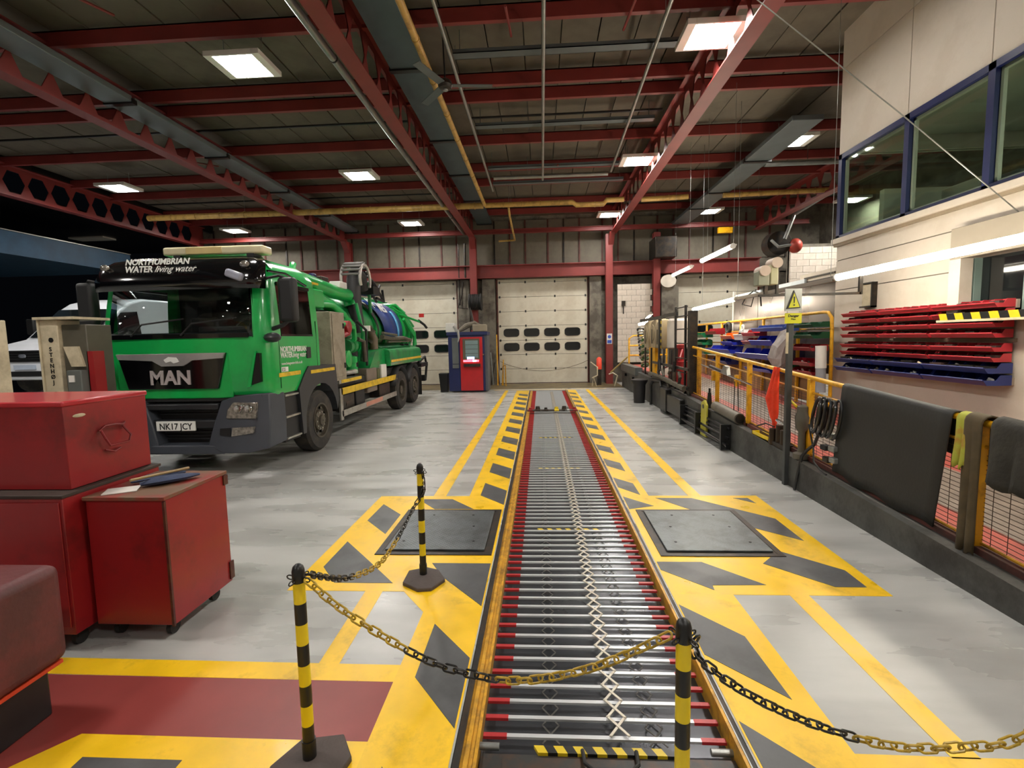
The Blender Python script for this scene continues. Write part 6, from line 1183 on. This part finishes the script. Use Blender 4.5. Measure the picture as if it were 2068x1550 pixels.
b = MB(); b.lathe((4.85, 19.25, 3.5), [(0.02, -0.04), (0.24, -0.04), (0.24, 0.04), (0.02, 0.04)], 24, 'y'); b.v = [(4.85+(p[0]-4.85)*1.2, p[1], p[2]+0.38) for p in b.v]; b.box(4.7, 5.0, 19.28, 19.8, 3.7, 4.0); props(obj('oval_lamp', b, mat('oval_shade', (206, 198, 184), 0.5)), 'pale oval disc fixed high on the concrete pier', 'disc')
b = MB(); b.box(4.3, 5.1, 19.0, 20.05, 4.74, 5.5); props(obj('heater_unit', b, steel_dark, bev=0.02), 'dark heater unit on the far wall above the red beam', 'heater')
t = thing('exhaust_fan', (8.4, 18, 4.9), 'dark extractor unit with orange motor hung by the far right wall', 'extractor')
b = MB(); b.lathe((8.2, 18.0, 4.9), [(0.1, -0.25), (0.4, -0.25), (0.42, 0.2), (0.2, 0.25)], 20, 'y'); obj('casing', b, steel_dark, t)
b = MB(); b.ell((8.75, 17.8, 4.8), (0.22, 0.25, 0.25), 14, 8); obj('motor', b, mat('motor_orange', (170, 60, 44), 0.5), t)
b = MB(); b.path([(8.3, 17.6, 5.0), (8.6, 17.6, 5.8), (9.2, 17.0, 6.2), (10.2, 15.5, 6.66)], 0.06, 8); b.path([(7.9, 17.7, 5.0), (8.1, 17.6, 4.75), (8.5, 17.6, 4.8)], 0.05, 8); obj('arm', b, galv, t)
b = MB(); b.box(6.6, 7.1, 19.0, 19.15, 5.55, 5.75); obj('trim_96', b, rail_y, kind='structure')
b = MB(); b.box(3.15, 3.3, 19.53, 19.56, 3.0, 3.2); b.cyl((3.22, 19.54, 2.7), (3.22, 19.54, 3.1), 0.02, 6); props(obj('wall_hook', b, steel_dark), 'dark hook fixed on the white blockwork', 'hook')

# ------------------------------------------------------------------ chain posts and chains
PY = mat('post_yellow', (224, 196, 20), 0.4, var=0.06); PK = mat('post_black', (20, 19, 18), 0.4, var=0.1)
BASE = mat('base_rubber', (78, 68, 64), 0.75, var=0.2, scale=6, bump=0.3, dirt=(50, 44, 42), damt=0.5)
def post(label, loc, tilt, rz):
    t = thing('chain_post', (0, 0, 0), label, 'post', 'black and yellow chain posts')
    b = MB(); R_ = 0.16; hexp = [(R_*1.15*math.cos(a), R_*math.sin(a)) for a in [math.radians(q) for q in (12, 78, 132, 168, 228, 282, 318)]]
    n = len(hexp); b.add([(x, y, 0) for x, y in hexp]+[(x, y, 0.028) for x, y in hexp]+[(x*0.55, y*0.55, 0.06) for x, y in hexp], [tuple(range(n))]+[(i, (i+1) % n, (i+1) % n+n, i+n) for i in range(n)]+[(i+n, (i+1) % n+n, (i+1) % n+2*n, i+2*n) for i in range(n)]+[tuple(range(2*n, 3*n))])
    obj('base', b, BASE, t, bev=0.006)
    b = MB(); b.cyl((0, 0, 0.055), (0, 0, 0.14), 0.029, 18); obj('socket', b, PK, t)
    for k in range(8):
        z = 0.12+0.0915*k; b = MB(); b.cyl((0, 0, z), (0, 0, z+0.0915), 0.0245, 20); obj('band', b, PY if k % 2 else PK, t)
    b = MB(); b.lathe((0, 0, 0), [(0.0245, 0.85), (0.026, 0.853), (0.026, 0.90), (0.021, 0.918), (0.010, 0.928), (0.001, 0.930)], 20); obj('cap', b, PK, t)
    for a in (0.4, 2.0, 3.6, 5.1):
        b = MB(); b.path([(0.042*math.cos(a)+0.017*math.cos(q)*math.cos(a), 0.042*math.sin(a)+0.017*math.cos(q)*math.sin(a), 0.865+0.009*math.sin(q)) for q in [2*PI*s_/12 for s_ in range(12)]], 0.003, 6, closed=True); obj('hook_ring', b, PK, t)
    t.location = loc; t.rotation_euler = (tilt[0], tilt[1], rz); return t
post('chain post nearest on the left, standing on a black base by the red floor', (-1.03, 1.93, 0), (0, 0, 0), 0.9)
post('smallest chain post, standing beside the left steel hatch', (-0.93, 3.60, 0), (0, -0.01, 0), 2.3)
post('chain post in front of the pit, at the right end of the middle chain', (0.452, 1.56, 0), (0, 0, 0), 0.2)
post('chain post just out of frame on the right', (2.0, 1.56, 0), (0, 0, 0), 0.4)
CK = mat('chain_black', (20, 19, 18), 0.35, var=0.1, coat=0.2); CY = mat('chain_yellow', (178, 146, 36), 0.4, var=0.15, dirt=(90, 70, 20), damt=0.5, dscale=30)
def link_mesh(m):
    b = MB(); a_, c_ = 0.021, 0.011; pts = []
    for k in range(14):
        q = 2*PI*k/14; pts.append(((a_-c_)*(1 if math.cos(q) > 0 else -1)+c_*math.cos(q), c_*math.sin(q), 0))
    b.path(pts, 0.0036, 6, closed=True); me = obj('link', b, m); bpy.data.objects.remove(me); return me
def mk(m):
    b = MB(); a_, c_ = 0.029, 0.0145; pts = []
    for k in range(14):
        q = 2*PI*(k+0.5)/14; pts.append(((a_-c_)*(1 if math.cos(q) > 0 else -1)+c_*math.cos(q), c_*math.sin(q), 0))
    b.path(pts, 0.0043, 6, closed=True); o = obj('link_proto', b, m, base=True); d = o.data; bpy.data.objects.remove(o)
    zs = [v.co.z for v in d.vertices]; mid = (min(zs)+max(zs))/2
    for v in d.vertices: v.co.z -= mid
    return d
LK, LY = mk(CK), mk(CY)
def chain(pts, label, yellow):
    P = [Vector(p) for p in pts]; cum = [0]
    for a, c in zip(P[:-1], P[1:]): cum.append(cum[-1]+(c-a).length)
    t = thing('chain', tuple(P[0]), label, 'chain', 'plastic chains between the posts'); T_ = cum[-1]; n = int(T_/0.042); rnd = random.Random(4)
    def at(s):
        for i in range(len(P)-1):
            if s <= cum[i+1] or i == len(P)-2: return P[i]+(P[i+1]-P[i])*((s-cum[i])/(cum[i+1]-cum[i]))
    for k in range(n):
        s = T_*(k+0.5)/n; p = at(s); d = (at(min(T_, s+0.01))-at(max(0, s-0.01))).normalized()
        me = LY if any(a <= s/T_ < c for a, c in yellow) else LK
        o = bpy.data.objects.new('link', me); COL.objects.link(o); o.parent = t; o.location = p-P[0]
        q = d.to_track_quat('X', 'Z'); roll = (0.3+PI/2*(k % 2)+rnd.uniform(-0.25, 0.25))
        o.rotation_mode = 'QUATERNION'; o.rotation_quaternion = q @ Vector((1, 0, 0)).to_track_quat('X', 'Z') if False else (Matrix.Rotation(roll, 4, d).to_quaternion() @ q)
def sm(pts, n=8):
    P = [Vector(p) for p in pts]; out = []
    for i in range(len(P)-1):
        p0 = P[max(0, i-1)]; p1 = P[i]; p2 = P[i+1]; p3 = P[min(len(P)-1, i+2)]
        for k in range(n):
            t = k/n; out.append(0.5*((2*p1)+(p2-p0)*t+(2*p0-5*p1+4*p2-p3)*t*t+(3*p1-p0-3*p2+p3)*t**3))
    return out+[P[-1]]
chain(sm([(-0.99, 1.92, 0.865), (-0.812, 1.88, 0.747), (-0.492, 1.80, 0.616), (-0.27, 1.75, 0.581), (-0.078, 1.70, 0.6), (0.173, 1.64, 0.70), (0.41, 1.57, 0.865)]), 'chain sagging across the near end of the pit between two posts', [(0, 0.32), (0.58, 1)])
chain(sm([(-0.90, 3.58, 0.865), (-0.90, 3.57, 0.72), (-0.955, 3.5, 0.62), (-0.974, 3.1, 0.535), (-1.0, 2.8, 0.51), (-1.03, 2.4, 0.63), (-1.01, 1.97, 0.865)]), 'chain running back from the near left post to the small post', [(0.35, 0.68)])
chain(sm([(0.495, 1.56, 0.865), (0.50, 1.58, 0.79), (0.667, 1.6, 0.648), (0.899, 1.615, 0.528), (1.16, 1.615, 0.455), (1.382, 1.61, 0.462), (1.578, 1.6, 0.521), (1.95, 1.56, 0.865)]), 'chain drooping almost to the floor at lower right', [(0.4, 0.75)])
